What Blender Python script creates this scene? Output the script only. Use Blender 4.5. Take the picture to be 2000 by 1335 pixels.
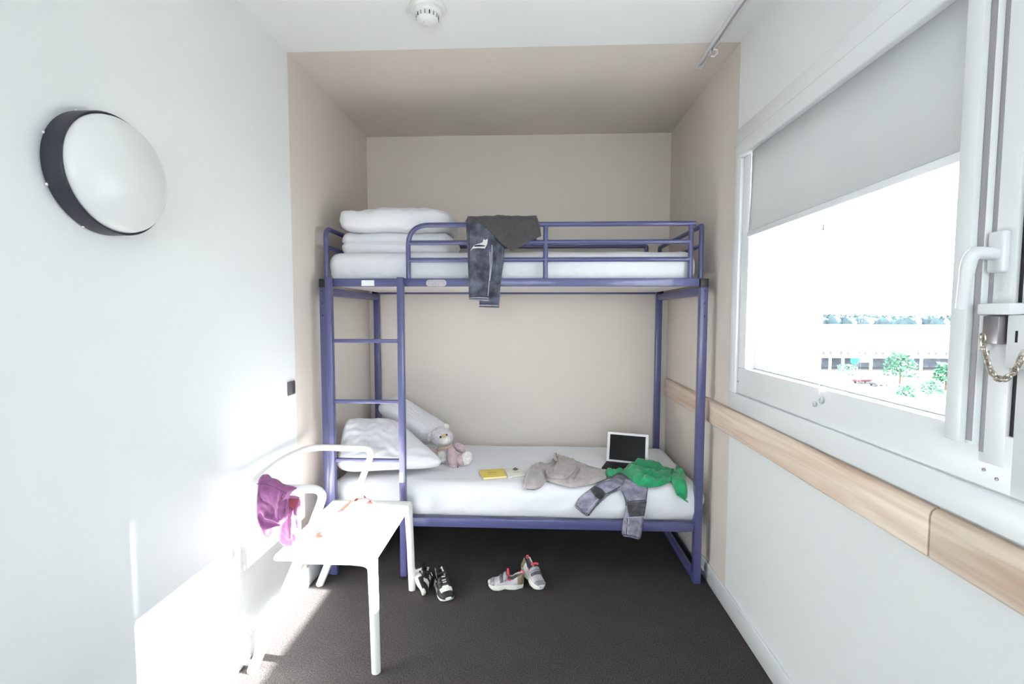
import bpy, bmesh, math, random
from mathutils import Vector, Matrix, noise
from mathutils.geometry import delaunay_2d_cdt
random.seed(7)
for o in list(bpy.data.objects):
    bpy.data.objects.remove(o)
SC = bpy.context.scene
COL = SC.collection

# ------------------------------------------------------------------ camera
FPX, YAW, PITCH, ROLL, CAMH = 914.844, 0.04322, 0.05989, 0.00167, 1.4024
_cy, _sy = math.cos(YAW), math.sin(YAW)
FWD = Vector((-_sy * math.cos(PITCH), _cy * math.cos(PITCH), -math.sin(PITCH)))
_r = Vector((_cy, _sy, 0)); _u = _r.cross(FWD)
RGT = _r * math.cos(ROLL) + _u * math.sin(ROLL)
UPV = _u * math.cos(ROLL) - _r * math.sin(ROLL)
CAMP = Vector((0, 0, CAMH))
cam = bpy.data.cameras.new('camera'); camo = bpy.data.objects.new('camera', cam); COL.objects.link(camo)
cam.sensor_width = 36.0; cam.sensor_fit = 'HORIZONTAL'; cam.lens = FPX / 2000 * 36.0
cam.clip_start = 0.05; cam.clip_end = 2000
m3 = Matrix((RGT, UPV, -FWD)).transposed()
camo.matrix_world = Matrix.Translation(CAMP) @ m3.to_4x4()
SC.camera = camo

# ------------------------------------------------------------------ sky, sun, exposure
w = bpy.data.worlds.new('world'); SC.world = w; w.use_nodes = True
bg = w.node_tree.nodes['Background']; bg.inputs[0].default_value = (0.88, 0.95, 1.0, 1); bg.inputs[1].default_value = 7.4
sun = bpy.data.lights.new('sun', 'SUN'); suno = bpy.data.objects.new('sun', sun); COL.objects.link(suno)
sun.energy = 72; sun.angle = math.radians(0.6); sun.color = (1.0, 0.97, 0.93)
SUND = Vector((-2.0, 0.21, -1.19)).normalized()
suno.rotation_euler = SUND.to_track_quat('-Z', 'Y').to_euler()
vs = SC.view_settings
vs.view_transform = 'Standard'; vs.look = 'None'; vs.gamma = 1; vs.exposure = 0.58; vs.use_curve_mapping = False

# ------------------------------------------------------------------ helpers
def ray(px):
    return FWD + RGT * ((px[0] - 1000) / FPX) - UPV * ((px[1] - 667.5) / FPX)
def atX(px, x): d = ray(px); return CAMP + d * (x / d.x)
def atY(px, y): d = ray(px); return CAMP + d * (y / d.y)
def atZ(px, z): d = ray(px); return CAMP + d * ((z - CAMH) / d.z)

MATS = {}
def srgb(r, g, b):
    f = lambda c: (c / 255 / 12.92) if c / 255 <= .04045 else ((c / 255 + .055) / 1.055) ** 2.4
    return (f(r), f(g), f(b))
def mat(name, col, rough=.6, metal=0.0, bump=None, vary=None, sheen=0.0, spec=.5, coat=0.0, sss=0.0):
    """procedural material: bump=(scale,strength,distance), vary=(scale,amount) brightness mottling"""
    if name in MATS: return MATS[name]
    m = bpy.data.materials.new(name); m.use_nodes = True; MATS[name] = m
    nt = m.node_tree; b = nt.nodes['Principled BSDF']
    b.inputs['Base Color'].default_value = (*col, 1); b.inputs['Roughness'].default_value = rough
    b.inputs['Metallic'].default_value = metal; b.inputs['Specular IOR Level'].default_value = spec
    b.inputs['Sheen Weight'].default_value = sheen; b.inputs['Coat Weight'].default_value = coat
    tc = nt.nodes.new('ShaderNodeTexCoord')
    if vary:
        n = nt.nodes.new('ShaderNodeTexNoise'); n.inputs['Scale'].default_value = vary[0]; n.inputs['Detail'].default_value = 5
        nt.links.new(tc.outputs['Object'], n.inputs['Vector'])
        r = nt.nodes.new('ShaderNodeValToRGB'); a = vary[1]
        r.color_ramp.elements[0].position = .3; r.color_ramp.elements[1].position = .7
        r.color_ramp.elements[0].color = (*[c * (1 - a) for c in col], 1); r.color_ramp.elements[1].color = (*[min(1, c * (1 + a)) for c in col], 1)
        nt.links.new(n.outputs['Fac'], r.inputs['Fac']); nt.links.new(r.outputs['Color'], b.inputs['Base Color'])
    if bump:
        n = nt.nodes.new('ShaderNodeTexNoise'); n.inputs['Scale'].default_value = bump[0]; n.inputs['Detail'].default_value = 4
        nt.links.new(tc.outputs['Object'], n.inputs['Vector'])
        bp = nt.nodes.new('ShaderNodeBump'); bp.inputs['Strength'].default_value = bump[1]; bp.inputs['Distance'].default_value = bump[2]
        nt.links.new(n.outputs['Fac'], bp.inputs['Height']); nt.links.new(bp.outputs['Normal'], b.inputs['Normal'])
    return m

def wood(name, c0, c1, axis):
    m = bpy.data.materials.new(name); m.use_nodes = True; nt = m.node_tree; b = nt.nodes['Principled BSDF']; MATS[name] = m
    tc = nt.nodes.new('ShaderNodeTexCoord'); mp = nt.nodes.new('ShaderNodeMapping')
    sc = [26, 26, 26]; sc[axis] = 1.6; mp.inputs['Scale'].default_value = sc
    nt.links.new(tc.outputs['Object'], mp.inputs['Vector'])
    n = nt.nodes.new('ShaderNodeTexNoise'); n.inputs['Scale'].default_value = 1.0; n.inputs['Detail'].default_value = 6; n.inputs['Distortion'].default_value = .6
    nt.links.new(mp.outputs['Vector'], n.inputs['Vector'])
    r = nt.nodes.new('ShaderNodeValToRGB'); r.color_ramp.elements[0].position = .32; r.color_ramp.elements[1].position = .68
    r.color_ramp.elements[0].color = (*c0, 1); r.color_ramp.elements[1].color = (*c1, 1)
    nt.links.new(n.outputs['Fac'], r.inputs['Fac']); nt.links.new(r.outputs['Color'], b.inputs['Base Color'])
    bp = nt.nodes.new('ShaderNodeBump'); bp.inputs['Strength'].default_value = .15; bp.inputs['Distance'].default_value = .002
    nt.links.new(n.outputs['Fac'], bp.inputs['Height']); nt.links.new(bp.outputs['Normal'], b.inputs['Normal'])
    b.inputs['Roughness'].default_value = .45
    return m

def setp(o, label=None, cat=None, group=None, kind=None):
    if label: o['label'] = label
    if cat: o['category'] = cat
    if group: o['group'] = group
    if kind: o['kind'] = kind
    return o

def thing(name, label, cat, loc=(0, 0, 0), group=None, kind=None):
    o = bpy.data.objects.new(name, None); COL.objects.link(o); o.location = loc; o.empty_display_size = .05
    return setp(o, label, cat, group, kind)

def adopt(o, parent):
    if parent is None: return
    o.parent = parent
    t = Vector((0, 0, 0)); p = parent
    while p is not None:
        t += p.location; p = p.parent
    if parent.type == 'EMPTY': o.matrix_parent_inverse = Matrix.Translation(-t)

class MB:
    """collects shapes in world coordinates, build() links them as ONE mesh object"""
    def __init__(s): s.v = []; s.f = []; s.mi = []
    def add(s, verts, faces, mi=0):
        n = len(s.v); s.v += [Vector(v) for v in verts]; s.f += [[i + n for i in f] for f in faces]; s.mi += [mi] * len(faces); return s
    def box(s, x0, x1, y0, y1, z0, z1, mi=0, M=None):
        vs = [Vector((x, y, z)) for x in (x0, x1) for y in (y0, y1) for z in (z0, z1)]
        if M is not None: vs = [M @ v for v in vs]
        return s.add(vs, [(0, 1, 3, 2), (4, 6, 7, 5), (0, 4, 5, 1), (2, 3, 7, 6), (0, 2, 6, 4), (1, 5, 7, 3)], mi)
    def tube(s, pts, r, seg=12, closed=False, mi=0, cap=True):
        pts = [Vector(p) for p in pts]; n = len(pts); rr = r if isinstance(r, (list, tuple)) else [r] * n
        tang = []
        for i in range(n):
            a = pts[(i - 1) % n] if (closed or i > 0) else pts[i]; b = pts[(i + 1) % n] if (closed or i < n - 1) else pts[i]
            tang.append((b - a).normalized())
        t = tang[0]; ref = Vector((0, 0, 1)) if abs(t.z) < .9 else Vector((1, 0, 0))
        nrm = (ref - t * ref.dot(t)).normalized(); V = []; F = []
        for i in range(n):
            t = tang[i]; nrm = (nrm - t * nrm.dot(t)).normalized(); bi = t.cross(nrm)
            for k in range(seg):
                a = 2 * math.pi * k / seg; V.append(pts[i] + (nrm * math.cos(a) + bi * math.sin(a)) * rr[i])
        for i in range(n if closed else n - 1):
            for k in range(seg):
                a = i * seg; b = ((i + 1) % n) * seg; F.append((a + k, a + (k + 1) % seg, b + (k + 1) % seg, b + k))
        if not closed and cap:
            F.append(tuple(reversed(range(seg)))); F.append(tuple(range((n - 1) * seg, n * seg)))
        return s.add(V, F, mi)
    def lathe(s, prof, seg=32, M=None, mi=0):
        """prof: list of (r,h) revolved about local z"""
        V = []; F = []; n = len(prof)
        for r, h in prof:
            for k in range(seg):
                a = 2 * math.pi * k / seg; V.append(Vector((r * math.cos(a), r * math.sin(a), h)))
        for i in range(n - 1):
            for k in range(seg):
                F.append((i * seg + k, i * seg + (k + 1) % seg, (i + 1) * seg + (k + 1) % seg, (i + 1) * seg + k))
        F.append(tuple(reversed(range(seg)))); F.append(tuple(range((n - 1) * seg, n * seg)))
        if M is not None: V = [M @ v for v in V]
        return s.add(V, F, mi)
    def ell(s, c, r, seg=20, rings=12, M=None, fuzz=0, mi=0, fs=60):
        V = []; F = []; c = Vector(c)
        for i in range(rings + 1):
            th = math.pi * i / rings
            for k in range(seg):
                a = 2 * math.pi * k / seg
                d = Vector((math.sin(th) * math.cos(a), math.sin(th) * math.sin(a), math.cos(th)))
                p = Vector((d.x * r[0], d.y * r[1], d.z * r[2]))
                if M is not None: p = M @ p
                p = c + p
                if fuzz: p += (p - c).normalized() * noise.noise(p * fs) * fuzz
                V.append(p)
        for i in range(rings):
            for k in range(seg):
                F.append((i * seg + k, (i + 1) * seg + k, (i + 1) * seg + (k + 1) % seg, i * seg + (k + 1) % seg))
        return s.add(V, F, mi)
    def build(s, name, m, parent=None, smooth=False, bevel=0, bseg=2, weld=False, angle=35):
        me = bpy.data.meshes.new(name); me.from_pydata([tuple(v) for v in s.v], [], s.f)
        ms = m if isinstance(m, (list, tuple)) else [m]
        for x in ms: me.materials.append(x)
        me.polygons.foreach_set('material_index', s.mi)
        bm = bmesh.new(); bm.from_mesh(me)
        if weld: bmesh.ops.remove_doubles(bm, verts=bm.verts, dist=1e-5)
        bmesh.ops.recalc_face_normals(bm, faces=bm.faces)
        if bevel:
            es = [e for e in bm.edges if len(e.link_faces) == 2 and e.calc_face_angle(0) > .6]
            bmesh.ops.bevel(bm, geom=es, offset=bevel, segments=bseg, affect='EDGES', profile=.5, clamp_overlap=True)
        bm.to_mesh(me); bm.free()
        if smooth or bevel:
            me.polygons.foreach_set('use_smooth', [True] * len(me.polygons))
            try: me.set_sharp_from_angle(angle=math.radians(angle))
            except Exception: pass
        o = bpy.data.objects.new(name, me); COL.objects.link(o); adopt(o, parent)
        return o

def fillet(pts, r, n=6, closed=False):
    pts = [Vector(p) for p in pts]; out = []
    N = len(pts)
    for i, p in enumerate(pts):
        if not closed and i in (0, N - 1): out.append(p); continue
        a = pts[(i - 1) % N]; b = pts[(i + 1) % N]; rr = r[i] if isinstance(r, (list, tuple)) else r
        da = (a - p); db = (b - p); l = min(rr, da.length * .49, db.length * .49)
        p0 = p + da.normalized() * l; p1 = p + db.normalized() * l
        for k in range(n + 1):
            t = k / n; out.append(p0 * (1 - t) ** 2 + p * 2 * t * (1 - t) + p1 * t * t)
    return out

# ------------------------------------------------------------------ room numbers (metres)
XL, XR, YB, YF, HC, YP = -1.154, 0.932, 3.28, -1.9, 2.623, 2.2247

M_white = mat('white_paint', srgb(236, 238, 239), .55, bump=(180, .06, .001))
M_taupe = mat('taupe_paint', srgb(218, 209, 202), .55, bump=(180, .06, .001))
M_ceil = mat('ceiling_paint', srgb(240, 242, 242), .7)
M_gloss = mat('white_gloss', srgb(236, 238, 240), .3)
M_pvc = mat('white_frame', srgb(238, 240, 242), .28)
M_sealshade = mat('grey_seal_and_shade', srgb(150, 148, 152), .6)  # glass seal, vent slots and the painted shade on the stile
M_black = mat('black_rubber', srgb(20, 20, 22), .6)

# ------------------------------------------------------------------ shell
def quadwall(name, polys, mats, kind='structure'):
    b = MB()
    for pts, mi in polys: b.add(pts, [tuple(range(len(pts)))], mi)
    me = bpy.data.meshes.new(name); me.from_pydata([tuple(v) for v in b.v], [], b.f)
    for x in mats: me.materials.append(x)
    me.polygons.foreach_set('material_index', b.mi)
    o = bpy.data.objects.new(name, me); COL.objects.link(o); o['kind'] = kind
    return o
T = .16
def slabs(name, boxes, mats):
    b = MB()
    for (x0, x1, y0, y1, z0, z1, mi) in boxes: b.box(x0, x1, y0, y1, z0, z1, mi)
    return setp(b.build(name, mats), kind='structure')

def carpet():
    m = bpy.data.materials.new('carpet'); m.use_nodes = True; nt = m.node_tree; b = nt.nodes['Principled BSDF']
    tc = nt.nodes.new('ShaderNodeTexCoord')
    n = nt.nodes.new('ShaderNodeTexNoise'); n.inputs['Scale'].default_value = 190; n.inputs['Detail'].default_value = 6; n.inputs['Roughness'].default_value = .75
    n2 = nt.nodes.new('ShaderNodeTexNoise'); n2.inputs['Scale'].default_value = 5
    for q in (n, n2): nt.links.new(tc.outputs['Object'], q.inputs['Vector'])
    r = nt.nodes.new('ShaderNodeValToRGB'); r.color_ramp.elements[0].position = .34; r.color_ramp.elements[1].position = .7
    r.color_ramp.elements[0].color = (.014, .0125, .0125, 1); r.color_ramp.elements[1].color = (.110, .099, .100, 1)
    nt.links.new(n.outputs['Fac'], r.inputs['Fac'])
    mx = nt.nodes.new('ShaderNodeMix'); mx.data_type = 'RGBA'; mx.blend_type = 'MULTIPLY'; mx.inputs[0].default_value = .25
    nt.links.new(r.outputs['Color'], mx.inputs[6]); nt.links.new(n2.outputs['Fac'], mx.inputs[7])
    nt.links.new(mx.outputs[2], b.inputs['Base Color'])
    bp = nt.nodes.new('ShaderNodeBump'); bp.inputs['Strength'].default_value = .8; bp.inputs['Distance'].default_value = .004
    nt.links.new(n.outputs['Fac'], bp.inputs['Height']); nt.links.new(bp.outputs['Normal'], b.inputs['Normal'])
    b.inputs['Roughness'].default_value = .95; b.inputs['Specular IOR Level'].default_value = .1
    return m
slabs('floor', [(XL - T, XR + T, YF - T, YB + T, -.1, 0, 0)], [carpet()])
slabs('ceiling', [(XL - T, XR + T, YF - T, YP, HC, HC + .12, 0), (XL - T, XR + T, YP, YB + T, HC, HC + .12, 1)], [M_ceil, M_taupe])
slabs('wall_left', [(XL - T, XL, YF, YP, 0, HC, 0), (XL - T, XL, YP, YB, 0, HC, 1)], [M_white, M_taupe])
slabs('wall_back', [(XL - T, XR + T, YB, YB + T, 0, HC, 0)], [M_taupe])
# window hole in the right wall
WY0, WY1, WZ0, WZ1 = 0.93, 2.15, 1.05, 2.17
slabs('wall_right', [(XR, XR + T, YF, WY0, 0, HC, 0), (XR, XR + T, WY0, WY1, 0, WZ0, 0), (XR, XR + T, WY0, WY1, WZ1, HC, 0),
                     (XR, XR + T, WY1, YP, 0, HC, 0), (XR, XR + T, YP, YB, 0, HC, 1)], [M_white, M_taupe])
# wall behind the photographer with an unseen window added for fill daylight
BX0, BX1, BZ0, BZ1 = -.9, .7, .7, 2.2
slabs('wall_front', [(XL - T, BX0, YF - T, YF, 0, HC, 0), (BX1, XR + T, YF - T, YF, 0, HC, 0), (BX0, BX1, YF - T, YF, 0, BZ0, 0), (BX0, BX1, YF - T, YF, BZ1, HC, 0)], [M_white])
def base(name, x0, x1, y0, y1):
    b = MB(); b.box(x0, x1, y0, y1, 0, .098)
    return setp(b.build(name, M_gloss, bevel=.003), kind='structure')
base('baseboard_left', XL, XL + .012, YF, YB); base('baseboard_right', XR - .012, XR, YF, YB)
base('baseboard_back', XL + .012, XR - .012, YB - .012, YB)

# thin clear glass
def glassmat():
    m = bpy.data.materials.new('pane_glass'); m.use_nodes = True; nt = m.node_tree; nt.nodes.clear()
    o = nt.nodes.new('ShaderNodeOutputMaterial'); t = nt.nodes.new('ShaderNodeBsdfTransparent'); g = nt.nodes.new('ShaderNodeBsdfGlossy'); x = nt.nodes.new('ShaderNodeMixShader')
    t.inputs[0].default_value = (.97, .985, .98, 1); g.inputs['Roughness'].default_value = .0
    x.inputs[0].default_value = .05
    nt.links.new(t.outputs[0], x.inputs[1]); nt.links.new(g.outputs[0], x.inputs[2]); nt.links.new(x.outputs[0], o.inputs[0])
    return m
M_glass = glassmat()

# ---- window 1 (right wall)
w1 = thing('window_1', None, None, (XR, 1.5, 1.05), kind='structure')
b = MB()                                                             # flat casing round the opening
cx0 = XR - .016
b.box(cx0, XR + .002, .62, 2.212, .972, 1.046).box(cx0, XR + .002, .62, 2.212, 2.155, 2.225).box(cx0, XR + .002, 2.15, 2.212, 1.046, 2.155)
b.build('casing', M_pvc, w1, bevel=.0035)
b = MB()                                                             # sash frame flush with the wall, recessed to the glass
fx0, fx1 = XR - .004, XR + .075
b.box(fx0, fx1, .93, 2.147, 1.05, 1.165).box(fx0, fx1, .93, 2.147, 2.088, 2.152).box(fx0, fx1, 2.077, 2.147, 1.165, 2.088).box(XR + .02, fx1, .93, 1.04, 1.165, 2.088)
b.build('sash_frame', M_pvc, w1, bevel=.003)
b = MB()                                                             # glazing beads
gx0, gx1 = XR + .034, XR + .06
b.box(gx0, gx1, 1.04, 2.077, 1.165, 1.186).box(gx0, gx1, 1.04, 2.077, 2.067, 2.088).box(gx0, gx1, 2.052, 2.077, 1.186, 2.067)
b.build('glazing_bead', M_pvc, w1, bevel=.004)
b = MB(); b.box(XR + .046, XR + .0465, 2.0495, 2.052, 1.187, 2.066).box(XR + .046, XR + .0465, 1.04, 2.05, 1.1862, 1.188).build('glass_seal', M_sealshade, w1)
b = MB(); b.box(XR + .047, XR + .051, 1.03, 2.06, 1.175, 2.075); b.build('pane', M_glass, w1)
# the stepped stile with handle, nearest the camera
b = MB(); b.box(XR - .030, XR + .02, 1.016, 1.054, 1.133, 2.12); b.build('stile', M_pvc, w1, bevel=.002)
b = MB(); b.box(XR - .018, XR + .02, .999, 1.016, 1.133, 2.12); b.build('stile', M_pvc, w1, bevel=.002)
b = MB(); b.box(XR - .005, XR + .02, .947, .999, 1.10, 2.12); b.build('stile', M_pvc, w1, bevel=.002)
b = MB(); b.box(XR - .0182, XR - .0179, 1.0005, 1.0145, 1.14, 2.1); b.build('stile_shade', M_sealshade, w1)  # shade of the step's side face, painted as a grey strip
b = MB(); b.box(XR - .0053, XR - .0049, .9885, .9985, 1.12, 2.1); b.build('stile_shade', M_sealshade, w1)  # same painted shade for the second step
b = MB(); b.box(XR + .003, XR + .01, .93, .947, 1.10, 2.12); b.build('gap_seal', M_black, w1)
b = MB(); b.box(XR - .004, XR + .05, .62, .934, 1.05, 2.155); b.build('vent_panel', M_pvc, w1, bevel=.003)
# handle
b = MB(); b.box(XR - .020, XR - .004, .958, .992, 1.485, 1.567); hb = b.build('handle_plate', M_pvc, w1, bevel=.006, bseg=3)
hp = fillet([(XR - .018, .975, 1.522), (XR - .062, .975, 1.526), (XR - .062, .984, 1.495), (XR - .056, .998, 1.415)], [0, .03, .02, 0], 6)
b = MB(); b.tube(hp, [.0125] * (len(hp) - 3) + [.0115, .011, .010], 14); b.build('handle', M_pvc, w1, smooth=True)
# lock body, hood and chain
M_steel = mat('brushed_steel', srgb(150, 146, 150), .35, .8)
b = MB(); b.box(XR - .03, XR - .004, .948, .98, 1.345, 1.40); b.build('lock_body', M_steel, w1, bevel=.002)
b = MB(); b.box(XR - .034, XR - .004, .925, .99, 1.402, 1.425); b.build('lock_hood', M_pvc, w1, bevel=.004)
b = MB(); b.box(XR - .02, XR - .004, .982, .999, 1.33, 1.402); b.build('lock_plate', M_pvc, w1, bevel=.003)
b = MB(); b.box(XR - .018, XR - .004, .86, .944, 1.30, 1.402); b.build('lock_plate', M_pvc, w1, bevel=.003)
b = MB(); b.box(XR - .019, XR - .0175, .922, .926, 1.35, 1.372); b.build('keyhole', M_black, w1)
M_chain = mat('chain_metal', srgb(196, 186, 172), .3, .9)
cp = [Vector((XR - .03, y, z)) for y, z in [(.978, 1.362), (.975, 1.340), (.968, 1.315), (.958, 1.292), (.944, 1.279), (.929, 1.279), (.914, 1.292), (.905, 1.312), (.897, 1.335)]]
pl = []
for i in range(len(cp) - 1):
    for k in range(2): pl.append(cp[i].lerp(cp[i + 1], k / 2))
pl.append(cp[-1])
for i in range(len(pl) - 1):
    a, c = pl[i], pl[i + 1]; d = (c - a).normalized(); mid = (a + c) / 2
    s1 = Vector((1, 0, 0)) if i % 2 else d.cross(Vector((1, 0, 0))).normalized()
    ring = [mid + d * (.0095 * math.cos(t)) + s1 * (.0052 * math.sin(t)) for t in [2 * math.pi * k / 14 for k in range(14)]]
    b = MB(); b.tube(ring, .0016, 6, closed=True); b.build('chain_link', M_chain, w1, smooth=True)
for q in [(2.14, 1.10), (.985, 1.085), (.958, 1.075)]:
    b = MB(); b.lathe([(.0001, 0), (.0035, 0), (.0035, .002), (.0001, .0025)], 10, Matrix.Translation((XR - .004, q[0], q[1])) @ Matrix.Rotation(-math.pi / 2, 4, 'Y'))
    b.build('screw', M_steel, w1)

# ---- fill window, unseen behind the camera, added to brighten the room
w2 = thing('fill_window', None, None, (0, YF, BZ0), kind='structure')
b = MB()
for (x0, x1, z0, z1) in [(BX0, BX1, BZ0, BZ0 + .06), (BX0, BX1, BZ1 - .06, BZ1), (BX0, BX0 + .06, BZ0, BZ1), (BX1 - .06, BX1, BZ0, BZ1), (-.13, -.07, BZ0, BZ1)]:
    b.box(x0, x1, YF - .1, YF - .04, z0, z1)
b.build('window_frame', M_pvc, w2)
for x0, x1 in ((BX0 + .06, -.13), (-.07, BX1 - .06)):
    b = MB(); b.box(x0, x1, YF - .073, YF - .069, BZ0 + .06, BZ1 - .06); b.build('pane', M_glass, w2)
# light portals in the two openings (sampling guides for the sky light, they emit nothing)
def portal(name, loc, d, sx, sy):
    l = bpy.data.lights.new(name, 'AREA'); l.shape = 'RECTANGLE'; l.size = sx; l.size_y = sy; l.energy = 1
    l.cycles.is_portal = True
    o = bpy.data.objects.new(name, l); COL.objects.link(o); o.location = loc; o.rotation_euler = Vector(d).to_track_quat('-Z', 'Z').to_euler()
portal('daylight_portal_side', (XR + .12, 1.55, 1.62), (-1, 0, 0), 1.1, 1.0)
portal('daylight_portal_rear', ((BX0 + BX1) / 2, YF - .12, (BZ0 + BZ1) / 2), (0, 1, 0), BX1 - BX0, BZ1 - BZ0)

# ---- wooden guard rail along the right wall
M_oak = wood('pale_oak', srgb(192, 166, 144), srgb(232, 217, 202), 1)
tr = thing('trim_1', None, None, (XR, 1.6, .9), kind='structure')
def plank(y0, y1):
    x = XR; z0, z1 = .842, .963
    prof = [(x, z0), (x - .016, z0), (x - .024, z0 + .008), (x - .025, z1 - .02), (x - .021, z1 - .007), (x - .012, z1), (x, z1)]
    b = MB(); n = len(prof)
    b.add([Vector((p[0], y, p[1])) for y in (y0, y1) for p in prof], [tuple(range(n)), tuple(reversed(range(n, 2 * n)))] + [(i, n + i, n + (i + 1) % n, (i + 1) % n) for i in range(n)])
    b.build('plank', M_oak, tr, bevel=.002)
plank(1.086, 3.235); plank(-1.88, 1.081)
# ------------------------------------------------------------------ bunk bed
M_bed = mat('slate_blue_metal', srgb(74, 76, 120), .36, .0, coat=.3, bump=(60, .03, .001))
M_bedblk = mat('black_corner', srgb(26, 26, 30), .45)
M_board = mat('white_board', srgb(226, 222, 222), .6)
BX, BXR, FY, RY, ZT = -1.108, .882, 2.40, 3.265, 1.538
bed = thing('bunk_bed', 'slate blue metal bunk bed with ladder and guard rail', 'bunk bed', (-.11, 2.83, 0))
P = .039
for x in (BX, BXR - P):
    for y in (FY, RY - .036):
        o = MB().box(x, x + P, y, y + .036, 0, ZT).build('post', M_bed, bed, bevel=.003)
        if y == FY:
            xc = x + (.016 if x < 0 else .022)
            for z in (1.520, 1.457, 1.393):
                MB().lathe([(.0001, 0), (.0048, 0), (.0048, .0006), (.0001, .0006)], 12, Matrix.Translation((xc, FY, z)) @ Matrix.Rotation(math.pi / 2, 4, 'X')).build('bolt_hole', M_bedblk, o)
    e = .004
    MB().box(x + e, x + P - e, FY + .036, RY - .036, 1.496, ZT).build('end_rail', M_bed, bed, bevel=.003)
    MB().box(x + e, x + P - e, FY + .036, RY - .036, 0.0, .036).build('floor_rail', M_bed, bed, bevel=.003)
    for y in (FY + .01, RY - .046):
        MB().box(x - .001, x + P + .001, y - .01, y + .026, ZT, 1.581).build('corner_block', M_bedblk, bed, bevel=.002)
# upper frame
MB().box(BX + P, BXR - P - .006, FY, FY + .036, 1.543, 1.584).build('upper_side_rail', M_bed, bed, bevel=.004)
MB().box(BX + P, BXR - P - .006, RY - .036, RY, 1.538, 1.584).build('upper_side_rail', M_bed, bed, bevel=.004)
MB().box(BX + P, BXR - P - .006, FY + .036, RY - .036, 1.55, 1.562).build('upper_base_board', M_board, bed)
# lower frame
MB().box(BX + P, BXR - P, FY + .008, FY + .044, .271, .318).build('lower_side_rail', M_bed, bed, bevel=.004)
MB().box(BX + P, BXR - P, RY - .044, RY - .008, .271, .318).build('lower_side_rail', M_bed, bed, bevel=.004)
MB().box(BX + .01, BXR - .01, FY + .044, RY - .044, .298, .31).build('lower_base_board', M_board, bed)
# front guard rail
GY, R1 = FY + .018, .0125
def tb(name, pts, par, r=R1): return MB().tube(pts, r, 14).build(name, M_bed, par, smooth=True)
ZR = 1.582
gr = tb('guard_rail', fillet([(-.642, GY, ZR), (-.642, GY, 1.857), (.816, GY, 1.857)], [0, .11, 0], 10), bed)
for x in (.066, .795): tb('guard_post', [(x, GY, ZR), (x, GY, 1.847)], gr)
for z in (1.767, 1.679): tb('guard_bar', [(-.642, GY, z), (.795, GY, z)], gr, .0118)
# end rails and rear rail of the upper bunk
XE0, XE1, YE0, YE1 = -1.088, .858, FY + .05, RY - .03
for xe in (XE0, XE1):
    er = tb('end_guard', fillet([(xe, YE0, ZR), (xe, YE0, 1.850), (xe, YE1, 1.850), (xe, YE1, ZR)], [0, .05 if xe < 0 else .006, .05 if xe < 0 else .006, 0], 6), bed)
    tb('end_bar', [(xe, YE0, 1.752), (xe, YE1, 1.752)], er, .0118)
rg = tb('rear_guard', fillet([(-.9, YE1 + .01, ZR), (-.9, YE1 + .01, 1.862), (.772, YE1 + .01, 1.862), (.772, YE1 + .01, ZR)], [0, .05, .006, 0], 6), bed)
tb('guard_bar', [(-.9, YE1 + .01, 1.74), (.772, YE1 + .01, 1.74)], rg, .0118)
# ladder
ld = MB().box(-1.063, -1.030, FY - .036, FY - .002, .018, 1.588).build('ladder', M_bed, bed, bevel=.004)
lu = MB().box(-.690, -.657, FY - .036, FY - .002, .018, 1.588).build('ladder_upright', M_bed, ld, bevel=.004)
for z in (1.262, .946, .636, .325):
    MB().box(-1.030, -.690, FY - .029, FY - .009, z - .0095, z + .0095).build('rung', M_bed, ld, bevel=.005)
M_sticker = mat('white_sticker', srgb(226, 230, 232), .5, vary=(260, .12))
M_pink = mat('pink_sticker', srgb(226, 170, 226), .5, vary=(90, .2))
M_plaque = mat('metal_plaque', srgb(158, 150, 156), .35, .5, vary=(220, .25))
a0 = atY((706, 547), FY); a1 = atY((731, 558), FY)
MB().box(a0.x, a1.x, FY - .0012, FY + .002, a1.z, a0.z).build('paper_label', M_sticker, bed)
a0 = atY((832, 546), FY); a1 = atY((872, 559), FY)
pb = MB(); cx, cz, hw, hh = (a0.x + a1.x) / 2, (a0.z + a1.z) / 2, (a1.x - a0.x) / 2, (a0.z - a1.z) / 2
ring = [(cx + (hw - hh) * (1 if math.cos(t) > 0 else -1) + hh * math.cos(t), cz + hh * math.sin(t)) for t in [2 * math.pi * (k + .5) / 24 for k in range(24)]]
pb.add([(x, FY - .0015, z) for x, z in ring] + [(x, FY + .002, z) for x, z in ring], [tuple(range(24)), tuple(reversed(range(24, 48)))] + [(k, (k + 1) % 24, 24 + (k + 1) % 24, 24 + k) for k in range(24)])
pq = pb.build('maker_plaque', M_plaque, bed)
for dz in (.006, -.006):
    MB().box(cx - .03, cx + .03, FY - .002, FY - .001, cz + dz - .0012, cz + dz + .0012).build('plaque_line', M_steel, pq)
MB().box(-.688, -.668, FY - .0372, FY - .035, .525, .578).build('pink_sticker', M_pink, ld)

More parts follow.
